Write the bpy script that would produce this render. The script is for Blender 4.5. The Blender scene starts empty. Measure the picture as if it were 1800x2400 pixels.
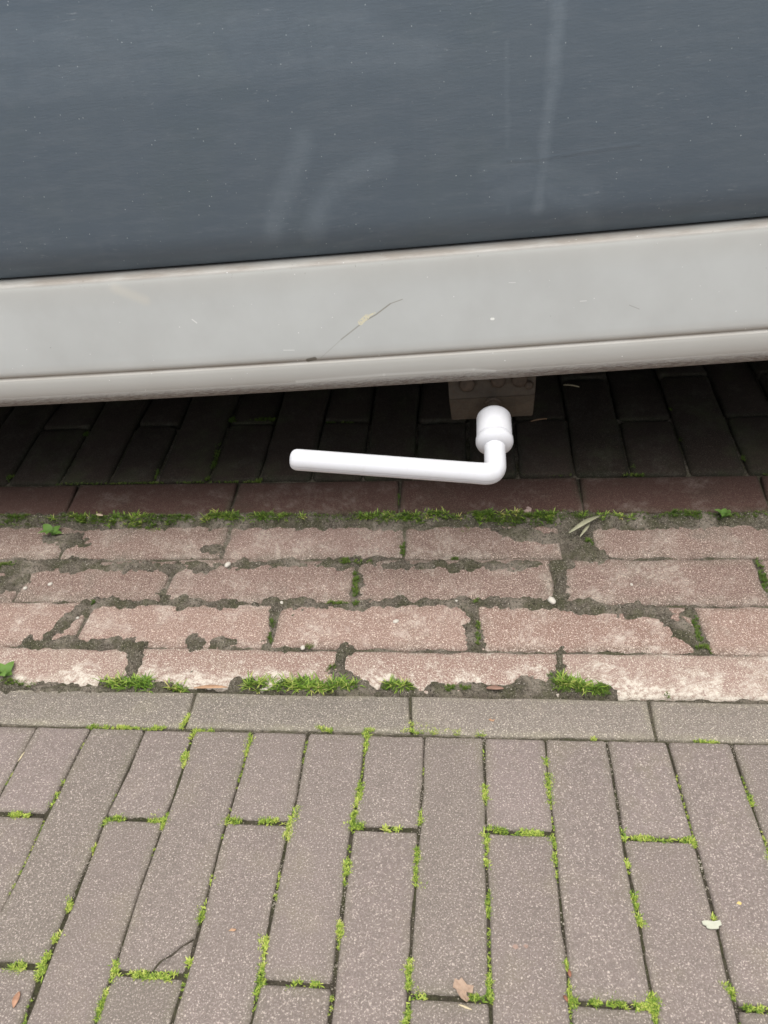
import bpy, bmesh, math, random
import numpy as np
from mathutils import Vector, Matrix, Euler
R_ = math.radians
scn = bpy.context.scene
# ------------------------------------------------------------------ camera, sky, sun, exposure
cam_d = bpy.data.cameras.new('camera'); cam = bpy.data.objects.new('camera', cam_d)
scn.collection.objects.link(cam); scn.camera = cam
cam.rotation_mode = 'XYZ'
cam.location = (0.0, -0.430728, 0.550698); cam.rotation_euler = (0.949144, 0.075048, 0.088657)
cam_d.sensor_fit = 'HORIZONTAL'; cam_d.sensor_width = 36.0; cam_d.lens = 36.0
cam_d.clip_start = 0.01; cam_d.clip_end = 400
cam_d.dof.use_dof = True; cam_d.dof.focus_distance = 0.68; cam_d.dof.aperture_fstop = 18.0
SUN_EL, SUN_AZ = 83.0, 180.0        # azimuth: clockwise from +Y, so the sun stands behind the camera
w = bpy.data.worlds.new('World'); scn.world = w; w.use_nodes = True
wn = w.node_tree; bg = wn.nodes['Background']
sky = wn.nodes.new('ShaderNodeTexSky'); sky.sky_type = 'NISHITA'; sky.sun_disc = False
sky.sun_elevation = R_(SUN_EL); sky.sun_rotation = R_(SUN_AZ); sky.dust_density = 3.0; sky.ozone_density = 1.0
hs = wn.nodes.new('ShaderNodeHueSaturation'); hs.inputs['Saturation'].default_value = 0.3
wn.links.new(sky.outputs[0], hs.inputs['Color']); wn.links.new(hs.outputs[0], bg.inputs['Color'])
bg.inputs['Strength'].default_value = 0.095
sd = bpy.data.lights.new('sun', 'SUN'); so = bpy.data.objects.new('sun', sd); scn.collection.objects.link(so)
sd.energy = 2.0; sd.angle = R_(75); sd.color = (1.0, 0.975, 0.94)
az = R_(SUN_AZ); el = R_(SUN_EL)
to_sun = Vector((math.sin(az)*math.cos(el), math.cos(az)*math.cos(el), math.sin(el)))
so.rotation_euler = to_sun.to_track_quat('Z', 'Y').to_euler(); so.location = to_sun*20
scn.view_settings.view_transform = 'Standard'; scn.view_settings.look = 'None'
scn.view_settings.exposure = 1.12; scn.view_settings.gamma = 1.0; scn.view_settings.use_curve_mapping = False
scn.render.engine = 'CYCLES'

# ------------------------------------------------------------------ measured plan (metres)
FRONT_JOINTS = {1:[(-0.4038,-0.0028),(-0.403,-0.0727)],2:[(-0.3504,-0.0032),(-0.3534,-0.0897),(-0.3506,-0.1282),(-0.3523,-0.1694)],3:[(-0.2998,-0.0017),(-0.2993,-0.0445),(-0.3032,-0.0806),(-0.3001,-0.117),(-0.3009,-0.1566),(-0.2998,-0.1857),(-0.3021,-0.2107),(-0.2984,-0.241)],4:[(-0.2527,-0.0027),(-0.2501,-0.0458),(-0.2515,-0.0856),(-0.251,-0.1303),(-0.2522,-0.1643),(-0.2501,-0.1986),(-0.2502,-0.2379)],5:[(-0.1983,-0.0002),(-0.1985,-0.0456),(-0.1999,-0.097),(-0.2001,-0.1279),(-0.1975,-0.1737),(-0.1975,-0.2029),(-0.1987,-0.2348)],6:[(-0.1479,-0.0025),(-0.1461,-0.0729),(-0.1479,-0.1054),(-0.1469,-0.1678),(-0.1455,-0.2062),(-0.1462,-0.2309)],7:[(-0.0949,-0.0009),(-0.0941,-0.042),(-0.0958,-0.0736),(-0.0978,-0.0968),(-0.0968,-0.1373),(-0.0956,-0.1769),(-0.0958,-0.2047),(-0.0949,-0.2285)],8:[(-0.0437,-0.0008),(-0.0426,-0.063),(-0.0445,-0.1009),(-0.0445,-0.1462),(-0.0452,-0.1865),(-0.045,-0.2075),(-0.0444,-0.2257)],9:[(0.0077,-0.001),(0.0079,-0.0695),(0.0078,-0.1086),(0.0081,-0.165),(0.008,-0.1998),(0.0082,-0.2225)],10:[(0.0597,0.0005),(0.0584,-0.0537),(0.0593,-0.0862),(0.0583,-0.1219),(0.06,-0.1654),(0.0598,-0.1922),(0.0583,-0.2195)],11:[(0.1104,-0.0028),(0.1106,-0.0681),(0.1097,-0.0942),(0.1102,-0.1317),(0.1116,-0.1658),(0.1105,-0.1985),(0.1103,-0.2154)],12:[(0.1603,-0.0013),(0.1614,-0.0567),(0.1624,-0.0892),(0.1631,-0.1134),(0.1626,-0.1466),(0.1622,-0.1827),(0.1615,-0.2107)],13:[(0.2122,-0.0027),(0.2124,-0.0603),(0.2135,-0.0944)]}
FRONT_HALF = {1:-0.0901,3:-0.0903,5:-0.0889,7:-0.0901,9:-0.0894,11:-0.0903}
FRONT_FULL = {2:-0.2054,4:-0.2057,6:-0.2059,8:-0.2087,10:-0.2063,12:-0.2037}
BORDER_JOINTS = [((-0.2676,0.0459),(-0.2638,0.0008)),((-0.0598,0.0485),(-0.0553,0.0158)),((0.1551,0.0465),(0.1527,0.0008))]
CRACK = [(-0.1991,-0.1803),(-0.2069,-0.1863),(-0.2133,-0.1926),(-0.2196,-0.1981),(-0.2224,-0.204)]
YK = 0.3797
BAY_JOINTS = [-0.6247,-0.5504,-0.4795,-0.4157,-0.3426,-0.276,-0.2068,-0.1405,-0.0741,-0.0061,0.0561,0.1256,0.1923,0.2619,0.3285]
DARK_JOINTS = [((-0.5191,0.3708),(-0.5082,0.3002)),((-0.3006,0.3736),(-0.2969,0.3007)),((-0.0912,0.3763),(-0.0887,0.3054)),((0.1277,0.3793),(0.1275,0.3046)),((0.3408,0.3717),(0.3324,0.3071))]
GUTTER_JOINTS = [[-0.4903,-0.2912,-0.0788,0.1161],[-0.5166,-0.3425,-0.129,0.0915,0.2993],[-0.4208,-0.2082,0.0014,0.2182],[-0.3417,-0.13,0.0807,0.2844]]
SOIL_BLOBS = [(-0.6521,0.3005,0.3705,0.2876,0.0064),(-0.4935,0.2647,-0.4677,0.2682,0.0063),(-0.5238,0.2709,-0.4789,0.2691,0.0051),(-0.3168,0.2453,-0.2919,0.2488,0.0053),(-0.5552,0.2212,-0.4768,0.2246,0.0104),(-0.4762,0.2232,-0.2947,0.2195,0.0089),(-0.2959,0.2243,-0.0996,0.2273,0.0056),(-0.5681,0.1835,-0.524,0.2004,0.0133),(-0.0993,0.224,0.1008,0.2237,0.007),(0.1081,0.2746,0.1276,0.2401,0.0139),(0.0294,0.2811,0.0908,0.2663,0.0077),(0.0932,0.214,0.0898,0.1769,0.0076),(-0.1291,0.2107,-0.1246,0.1697,0.0043),(-0.4276,0.1667,-0.0944,0.1638,0.0032),(-0.0948,0.1687,0.0609,0.1684,0.003),(0.0607,0.166,0.167,0.1627,0.0054),(0.1581,0.1598,0.2111,0.1545,0.0071),(0.193,0.146,0.2083,0.1218,0.0088),(0.2059,0.1489,0.2151,0.1167,0.0065),(-0.4305,0.1554,-0.4493,0.1134,0.0078),(-0.4719,0.1102,-0.3437,0.108,0.0037),(-0.2903,0.1137,-0.2488,0.1115,0.0047),(-0.214,0.163,-0.2085,0.112,0.0031),(-0.005,0.1585,0.0024,0.1111,0.0044),(-0.3477,0.1034,-0.3408,0.066,0.0041),(-0.1303,0.1039,-0.1324,0.07,0.0039),(-0.1331,0.0751,-0.1193,0.0653,0.0072),(0.082,0.1044,0.081,0.0791,0.0032),(0.0748,0.0765,0.0821,0.0693,0.0055),(-0.4945,0.0505,-0.365,0.0533,0.0025),(-0.3673,0.0593,-0.296,0.0567,0.0055),(-0.2278,0.0596,-0.1021,0.0588,0.0067),(-0.1021,0.0588,-0.0533,0.0598,0.0033),(-0.0858,0.0591,0.0658,0.0613,0.0055),(0.0465,0.0667,0.1196,0.0596,0.0085),(-0.3435,0.1811,-0.3366,0.1748,0.0056)]
MOSS_FRONT = [(-0.2667,0.0207,-0.2652,0.0026,0.0028),(-0.2518,-0.0018,-0.2502,-0.0139,0.0027),(-0.2537,-0.0253,-0.2494,-0.0393,0.0035),(-0.1994,-0.0072,-0.2008,-0.0254,0.0036),(-0.3515,-0.0708,-0.3537,-0.0826,0.0035),(-0.3531,-0.0588,-0.3524,-0.0596,0.0013),(-0.3851,-0.0909,-0.3678,-0.0902,0.003),(-0.3038,-0.0957,-0.2864,-0.0897,0.0037),(-0.2652,-0.09,-0.2463,-0.088,0.0045),(-0.2519,-0.094,-0.2495,-0.0969,0.0032),(-0.2027,-0.0904,-0.188,-0.0883,0.0032),(-0.3015,-0.1171,-0.3007,-0.1182,0.0012),(-0.3026,-0.158,-0.3005,-0.1659,0.003),(-0.1999,-0.137,-0.1994,-0.139,0.0026),(-0.1998,-0.1504,-0.1988,-0.1696,0.0033),(-0.3005,-0.1842,-0.2991,-0.1871,0.0037),(-0.302,-0.1963,-0.3022,-0.2127,0.0032),(-0.3275,-0.208,-0.3144,-0.2064,0.0035),(-0.2506,-0.2006,-0.247,-0.2106,0.0032),(-0.2352,-0.207,-0.2044,-0.2071,0.0031),(-0.2514,-0.2165,-0.2484,-0.237,0.0027),(-0.1986,-0.1952,-0.1982,-0.1966,0.0017),(-0.0957,0.0028,-0.094,-0.0202,0.003),(-0.173,-0.0877,-0.154,-0.0884,0.0024),(-0.1427,-0.0743,-0.1474,-0.1025,0.004),(-0.0947,-0.0494,-0.0969,-0.0846,0.0036),(-0.1013,-0.0903,-0.0879,-0.0883,0.0035),(-0.0695,-0.0901,-0.0691,-0.0908,0.002),(-0.0608,-0.0897,-0.0601,-0.0904,0.0023),(-0.0425,-0.0741,-0.0429,-0.085,0.0023),(0.0068,-0.0501,0.008,-0.0642,0.0028),(0.0074,-0.0186,0.0074,-0.0199,0.0017),(0.0075,-0.0869,0.0274,-0.0889,0.0026),(0.0061,-0.0923,0.0064,-0.0934,0.0033),(0.0074,-0.0962,0.0082,-0.1183,0.0022),(-0.0974,-0.1205,-0.0973,-0.1338,0.0033),(-0.0442,-0.1058,-0.0439,-0.1348,0.0029),(-0.0411,-0.1353,-0.0395,-0.1365,0.0025),(0.0088,-0.1367,0.0084,-0.1545,0.0025),(-0.097,-0.1622,-0.0953,-0.1748,0.0024),(-0.1492,-0.1756,-0.1469,-0.2036,0.0031),(-0.1453,-0.2057,-0.1449,-0.2141,0.0037),(-0.1268,-0.2086,-0.1073,-0.2053,0.0033),(-0.0451,-0.1873,-0.0453,-0.2039,0.003),(-0.0444,-0.2082,-0.036,-0.2077,0.0039),(-0.0403,-0.2118,-0.0396,-0.2141,0.0029),(-0.0447,-0.2174,-0.0453,-0.2258,0.0028),(0.0075,-0.1941,0.0072,-0.2103,0.0026),(-0.0038,-0.2079,0.0042,-0.2074,0.0022),(0.0589,-0.0183,0.0584,-0.0288,0.0024),(0.06,-0.0349,0.0598,-0.0648,0.0035),(0.0274,-0.0886,0.0553,-0.0913,0.003),(0.0573,-0.0937,0.0579,-0.1124,0.0029),(0.0587,-0.117,0.0585,-0.1264,0.0025),(0.1103,-0.084,0.1114,-0.0913,0.0022),(0.1113,-0.0917,0.143,-0.0903,0.0029),(0.1544,-0.0891,0.1634,-0.0942,0.0032),(0.1103,-0.1074,0.1092,-0.1147,0.0021),(0.1102,-0.1317,0.1104,-0.143,0.0024),(0.1106,-0.1483,0.1132,-0.1567,0.0026),(0.2117,-0.0507,0.2121,-0.0615,0.0026),(0.2124,-0.0981,0.2114,-0.1054,0.0028),(0.1613,-0.1472,0.1613,-0.1484,0.0017),(0.0589,-0.1827,0.059,-0.1845,0.0022),(0.0601,-0.1978,0.0609,-0.2104,0.0034),(0.0693,-0.2047,0.0942,-0.2057,0.0031),(0.0979,-0.2055,0.1152,-0.2044,0.0037),(0.1102,-0.2003,0.1118,-0.2127,0.0033),(0.1576,-0.1894,0.1623,-0.1972,0.0028),(0.1612,-0.2044,0.1812,-0.2025,0.0024)]
MOSS_BORDER = [(-0.3575,-0.0,-0.2794,0.0003,0.0023),(-0.2523,-0.0014,-0.2324,-0.0013,0.0018),(-0.1447,0.0077,-0.1271,0.0021,0.0022),(-0.0981,0.0035,-0.0872,0.0049,0.0018),(-0.0651,0.0046,0.0133,0.0035,0.003),(-0.0574,0.0136,-0.0393,0.0095,0.0026),(0.0992,0.0009,0.1079,-0.0003,0.002),(0.1793,0.0017,0.2035,-0.0009,0.0016)]
MOSS_GUTTER = [(-0.5552,0.2212,-0.5431,0.224,0.0068),(-0.0812,0.2619,-0.0799,0.2409,0.0028),(-0.0223,0.2352,-0.019,0.2352,0.0027),(-0.1479,0.2274,-0.115,0.2274,0.0044),(-0.1301,0.2107,-0.1243,0.1667,0.0038),(-0.1544,0.1683,-0.1217,0.1637,0.0037),(-0.4181,0.1642,-0.4152,0.163,0.0028),(-0.2099,0.1422,-0.2076,0.112,0.0026),(-0.1673,0.1093,-0.1647,0.1093,0.0035),(0.0025,0.1669,0.0038,0.1633,0.0036),(0.0032,0.1413,0.0041,0.1111,0.0025),(0.3016,0.2329,0.2952,0.1867,0.0039),(0.2181,0.149,0.2149,0.1193,0.0032),(0.2108,0.1115,0.2253,0.1096,0.0027),(-0.1422,0.08,-0.1323,0.0854,0.0029),(-0.581,0.2973,-0.5488,0.2953,0.0059),(-0.5019,0.298,-0.4443,0.2934,0.0064),(-0.3787,0.2943,-0.3411,0.2954,0.005),(-0.0047,0.2955,0.0977,0.2906,0.0073),(-0.0096,0.2829,-0.0086,0.28,0.0051),(0.2171,0.2958,0.254,0.2939,0.0048),(0.1281,0.2639,0.1282,0.257,0.0043),(-0.0858,0.0591,-0.0595,0.0606,0.0042),(-0.0288,0.0588,-0.0052,0.0593,0.0032),(0.0707,0.074,0.1196,0.0596,0.0058),(0.0736,0.062,0.1194,0.0582,0.0058),(0.1731,0.058,0.1745,0.0571,0.0026),(-0.4708,0.0583,-0.4384,0.0574,0.0037)]
GRASS_GUTTER = [(-0.4449,0.295,-0.378,0.2919,0.0076),(-0.3253,0.2968,-0.2824,0.2963,0.0068),(-0.2612,0.2969,-0.2188,0.2956,0.0061),(-0.1256,0.2953,-0.0545,0.2923,0.007),(-0.0547,0.2968,-0.0296,0.295,0.0058),(0.0002,0.2917,0.0929,0.2907,0.005),(-0.484,0.2954,-0.4613,0.2944,0.0045),(-0.3632,0.0604,-0.3176,0.0563,0.0066),(-0.2957,0.0557,-0.2785,0.0561,0.0035),(-0.2215,0.0597,-0.1145,0.0595,0.0063),(-0.086,0.0611,-0.0615,0.0606,0.0028),(0.0742,0.0692,0.1196,0.0596,0.0049)]
MOSS_BAY = [(-0.6255,0.3906,-0.627,0.3992,0.0058),(-0.5499,0.485,-0.5478,0.4811,0.0045),(-0.3402,0.5107,-0.3387,0.5067,0.0051),(-0.3111,0.5086,-0.2767,0.5073,0.0036),(-0.3468,0.4541,-0.3434,0.4056,0.0041),(-0.3461,0.3863,-0.3441,0.383,0.004),(-0.2752,0.3816,-0.2734,0.3783,0.0046),(-0.553,0.3781,-0.2782,0.3767,0.0013),(-0.4216,0.4144,-0.4172,0.3862,0.0028),(0.0628,0.3871,0.1193,0.3827,0.0036),(0.1821,0.3813,0.2071,0.3792,0.0024),(0.196,0.3959,0.1967,0.3935,0.0029),(0.2629,0.5101,0.2631,0.5082,0.0031),(0.2647,0.4458,0.2654,0.4441,0.003),(0.3319,0.4092,0.3321,0.406,0.004),(0.3465,0.3761,0.35,0.3745,0.0033),(-0.2024,0.4959,-0.1626,0.4945,0.0028),(-0.0919,0.3443,-0.0904,0.3219,0.0024)]
PEBBLES = [((-0.2778,0.2222),0.0038),((0.0795,0.1679),0.0042),((-0.5073,0.187),0.0028),((-0.4804,0.1937),0.0024),((-0.172,0.106),0.0028),((-0.0183,0.1685),0.0014),((-0.2047,0.1655),0.0019),((-0.4266,0.1432),0.0019),((-0.0802,0.1417),0.0028),((0.1636,0.1947),0.0019)]
SPOTS = {'weed_left':(-0.4746,0.0661),'weed_mid':(-0.5112,0.2739),'weed_right':(0.2768,0.2929),'blade':[(0.1053,0.2599),(0.1433,0.2916)],'brown_leaf':(-0.0096,-0.2049),'chip':(0.159,-0.1531),'stick':[(-0.0123,-0.2127),(-0.0038,-0.2152)],'petal':[(-0.3102,-0.2223),(-0.3096,-0.232)],'straw':[(-0.4017,-0.0301),(-0.4028,-0.0401)],'leafstrip':[(-0.2706,0.0527),(-0.2373,0.0544)],'redchip':[(0.0106,0.0578),(0.0264,0.0576)],'twig1':[(0.1274,0.5678),(0.1485,0.5608)],'twig2':[(0.0776,0.4858),(0.0994,0.4923)],'red1':[(0.06,-0.1879),(0.0604,-0.1924)],'red2':[(0.0549,-0.2037),(0.0572,-0.2074)],'stain1':(0.0258,-0.1749),'stain2':(0.0327,-0.1742),'buff':[(-0.4588,0.2951),(-0.4496,0.2927)],'slab':[(-0.4757,0.5088),(-0.4126,0.5075)],'mush':[(-0.1729,-0.1739),(-0.1643,-0.1711)],'leafbit':(0.1814,-0.1374),'leafspot':(0.0144,0.0179),'pinkstone':(0.0624,0.3067)}
SCRATCH = [(0.0278,0.0945),(0.0161,0.0912),(0.0008,0.0813),(-0.0102,0.0761),(-0.0355,0.0591),(-0.0586,0.0412)]
SCRATCH_CHIP = [(-0.0145,0.0747),(-0.0076,0.0802),(0.0001,0.0831)]
SILL_MARKS = {'m1':[(-0.1797,0.0899),(-0.1759,0.0861)],'smear':[(-0.2482,0.1259),(-0.2213,0.112)],'m3':[(-0.0946,0.052),(-0.0839,0.0513)],'dent':[(-0.0719,0.0394),(-0.0647,0.0407)],'lowchip':[(0.111,0.0693),(0.1126,0.0692)],'scr2':[(0.2383,0.0733),(0.2475,0.0689)],'scr3':[(0.1932,0.0804),(0.1987,0.0804)],'scr4':[(0.1277,0.1028),(0.1335,0.1024)]}
SWOOSH = [[(-0.0869,0.165),(-0.0746,0.1883),(-0.0563,0.2153),(-0.0432,0.238)],[(-0.0477,0.1618),(-0.0363,0.1851),(-0.0165,0.2031),(0.0111,0.2146),(0.0225,0.2171)],[(0.1668,0.3178),(0.1645,0.2843),(0.1615,0.2454),(0.1555,0.197),(0.1531,0.1656)],[(0.1236,0.1823),(0.1528,0.1869),(0.1823,0.1703),(0.2017,0.147)],[(0.1129,0.2007),(0.1311,0.2076),(0.167,0.196),(0.1965,0.1762)],[(0.1281,0.2935),(0.1269,0.2327),(0.1272,0.1641)],[(-0.2828,0.3299),(-0.1215,0.3233),(0.0156,0.3158)],[(-0.2939,0.3031),(-0.109,0.3013),(0.0644,0.2938)]]
PANEL_DENT = [(0.1275,0.2069),(0.1525,0.206),(0.2017,0.2091),(0.2363,0.2106)]
PAINT_DRIP = [(0.0406,0.1822),(0.0399,0.1743)]
RIB_GLINT = [(-0.0868,0.0176),(0.0029,0.0191),(0.0923,0.0186),(0.1131,0.0153)]
HANDLE = {'S':[0.0224,0.295,0.1513],'a':[0.0,-0.9563,-0.2924],'C':[0.0224,0.2182,0.1278],'E':[-0.1767,0.2093,0.155]}
# zones of the ground: height = a + b*y
ZONES = {'front': (0.0, 0.0), 'border': (0.0, -.12), 'gutter': (-.0145, .09), 'edging': (.020, 0.0), 'bay': (.020-.15*YK, .15)}
Y_BAY_TOP = YK + .21
def zh(zone, y):
    a, b = ZONES[zone]
    if zone == 'bay' and y > Y_BAY_TOP: y = Y_BAY_TOP
    return a + b*y
def base_height(y):
    """height of the paved surface across street, gutter, edging and parking bay (numpy)"""
    y = np.asarray(y, float)
    ys = [-9, 0, .051, .0512, .285, .3025, .374, YK, Y_BAY_TOP, 9]
    zs = [0, 0, -.006, -.0099, .0112, .0185, .019, .019, zh('bay', Y_BAY_TOP)-.0005, zh('bay', Y_BAY_TOP)-.0005]
    return np.interp(y, ys, zs)

# ------------------------------------------------------------------ helpers
COL = scn.collection
def obj(name, verts, faces, mat, parent=None, smooth=False, loc=None):
    me = bpy.data.meshes.new(name); me.from_pydata([tuple(v) for v in verts], [], [tuple(f) for f in faces]); me.update()
    o = bpy.data.objects.new(name, me); COL.objects.link(o)
    if mat: me.materials.append(mat)
    if smooth: me.polygons.foreach_set('use_smooth', [True]*len(me.polygons))
    if parent: o.parent = parent
    if loc is not None: o.location = loc
    return o
def bm_obj(name, bm, mat, parent=None, smooth=False, loc=None):
    me = bpy.data.meshes.new(name); bm.to_mesh(me); bm.free()
    o = bpy.data.objects.new(name, me); COL.objects.link(o); me.materials.append(mat)
    if smooth: me.polygons.foreach_set('use_smooth', [True]*len(me.polygons))
    if parent: o.parent = parent
    if loc is not None: o.location = loc
    return o
def big_mesh(name, V, T, mat):
    V = np.asarray(V, np.float32).reshape(-1, 3); T = np.asarray(T, np.int32)
    me = bpy.data.meshes.new(name); n = T.shape[1]
    me.vertices.add(len(V)); me.vertices.foreach_set('co', V.ravel())
    me.loops.add(T.size); me.loops.foreach_set('vertex_index', T.ravel())
    me.polygons.add(len(T)); me.polygons.foreach_set('loop_start', np.arange(0, T.size, n, dtype=np.int32))
    me.update(calc_edges=True); me.validate()
    me.materials.append(mat); o = bpy.data.objects.new(name, me); COL.objects.link(o); return o
def tag(o, label=None, cat=None, group=None, kind=None):
    if label: o['label'] = label
    if cat: o['category'] = cat
    if group: o['group'] = group
    if kind: o['kind'] = kind
    return o
def empty(name, loc=(0, 0, 0)):
    o = bpy.data.objects.new(name, None); COL.objects.link(o); o.location = loc; o.empty_display_size = .05; return o
rng = np.random.default_rng(7); random.seed(11)
class VN:
    """tiling-free value noise"""
    def __init__(s, seed): s.t = np.random.default_rng(seed).random((256, 256))
    def __call__(s, x, y, scale):
        x = np.asarray(x)/scale+97.3; y = np.asarray(y)/scale+41.7
        i = np.floor(x).astype(int); j = np.floor(y).astype(int); u = x-i; v = y-j
        u = u*u*(3-2*u); v = v*v*(3-2*v); t = s.t; a = lambda p, q: t[p % 256, q % 256]
        return (a(i, j)*(1-u)+a(i+1, j)*u)*(1-v)+(a(i, j+1)*(1-u)+a(i+1, j+1)*u)*v
n1, n2, n3, n4 = VN(1), VN(2), VN(3), VN(4)

# ------------------------------------------------------------------ materials
class Mat:
    def __init__(s, name, rough=.8):
        s.m = bpy.data.materials.new(name); s.m.use_nodes = True; s.t = s.m.node_tree; s.b = s.t.nodes['Principled BSDF']
        s.b.inputs['Roughness'].default_value = rough
    def n(s, typ, **kw):
        nd = s.t.nodes.new(typ)
        for k, v in kw.items():
            if k.startswith('i_'): nd.inputs[k[2:].replace('_', ' ')].default_value = v
            else: setattr(nd, k, v)
        return nd
    def l(s, a, b): s.t.links.new(a, b)
    def pos(s): return s.n('ShaderNodeNewGeometry').outputs['Position']
    def objco(s): return s.n('ShaderNodeTexCoord').outputs['Object']
    def noise(s, co, scale, detail=4, rough=.6, stretch=None):
        if stretch:
            mp = s.n('ShaderNodeMapping'); mp.inputs['Scale'].default_value = stretch; s.l(co, mp.inputs[0]); co = mp.outputs[0]
        nd = s.n('ShaderNodeTexNoise'); nd.inputs['Scale'].default_value = scale; nd.inputs['Detail'].default_value = detail
        nd.inputs['Roughness'].default_value = rough; s.l(co, nd.inputs['Vector']); return nd.outputs['Fac']
    def ramp(s, f, a, b, va=0., vb=1.):
        nd = s.n('ShaderNodeMapRange'); nd.clamp = True
        for k, v in zip((1, 2, 3, 4), (a, b, va, vb)): nd.inputs[k].default_value = v
        s.l(f, nd.inputs[0]); return nd.outputs[0]
    def math(s, op, a, b=None):
        nd = s.n('ShaderNodeMath', operation=op)
        for i, v in enumerate((a, b)):
            if v is None: continue
            if isinstance(v, (int, float)): nd.inputs[i].default_value = v
            else: s.l(v, nd.inputs[i])
        return nd.outputs[0]
    def mix(s, f, a, b, mode='MIX'):
        nd = s.n('ShaderNodeMix', data_type='RGBA', blend_type=mode)
        if isinstance(f, (int, float)): nd.inputs[0].default_value = f
        else: s.l(f, nd.inputs[0])
        for i, v in ((6, a), (7, b)):
            if isinstance(v, tuple): nd.inputs[i].default_value = (v+(1,))[:4]
            else: s.l(v, nd.inputs[i])
        return nd.outputs[2]
    def speck(s, co, scale, size, dens):
        """bright grains: voronoi cells of which only some carry a grain"""
        v = s.n('ShaderNodeTexVoronoi'); v.inputs['Scale'].default_value = scale; s.l(co, v.inputs['Vector'])
        d = s.ramp(v.outputs['Distance'], size, size*.5)
        sp = s.n('ShaderNodeSeparateColor'); s.l(v.outputs['Color'], sp.inputs[0])
        return s.math('MULTIPLY', d, s.ramp(sp.outputs[0], 1-dens, 1-dens+.05))
    def seg(s, xz, p, q, width, soft):
        """soft mark along a segment in the object's x-z plane"""
        dx, dz = q[0]-p[0], q[1]-p[1]; L2 = dx*dx+dz*dz
        x = s.math('SUBTRACT', xz[0], p[0]); z = s.math('SUBTRACT', xz[1], p[1])
        t = s.math('DIVIDE', s.math('ADD', s.math('MULTIPLY', x, dx), s.math('MULTIPLY', z, dz)), L2)
        nd = s.n('ShaderNodeClamp'); s.l(t, nd.inputs[0]); t = nd.outputs[0]
        ex = s.math('SUBTRACT', x, s.math('MULTIPLY', t, dx)); ez = s.math('SUBTRACT', z, s.math('MULTIPLY', t, dz))
        d = s.math('SQRT', s.math('ADD', s.math('MULTIPLY', ex, ex), s.math('MULTIPLY', ez, ez)))
        return s.ramp(d, width, width*soft)
    def bump(s, h, dist, strength=1., chain=None):
        nd = s.n('ShaderNodeBump'); nd.inputs['Distance'].default_value = dist; nd.inputs['Strength'].default_value = strength
        s.l(h, nd.inputs['Height'])
        if chain is not None: s.l(chain, nd.inputs['Normal'])
        return nd.outputs[0]
    def done(s, col, rough=None, nrm=None):
        if isinstance(col, tuple): s.b.inputs['Base Color'].default_value = (col+(1,))[:4]
        else: s.l(col, s.b.inputs['Base Color'])
        if rough is not None:
            if isinstance(rough, (int, float)): s.b.inputs['Roughness'].default_value = rough
            else: s.l(rough, s.b.inputs['Roughness'])
        if nrm is not None: s.l(nrm, s.b.inputs['Normal'])
        return s.m

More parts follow.
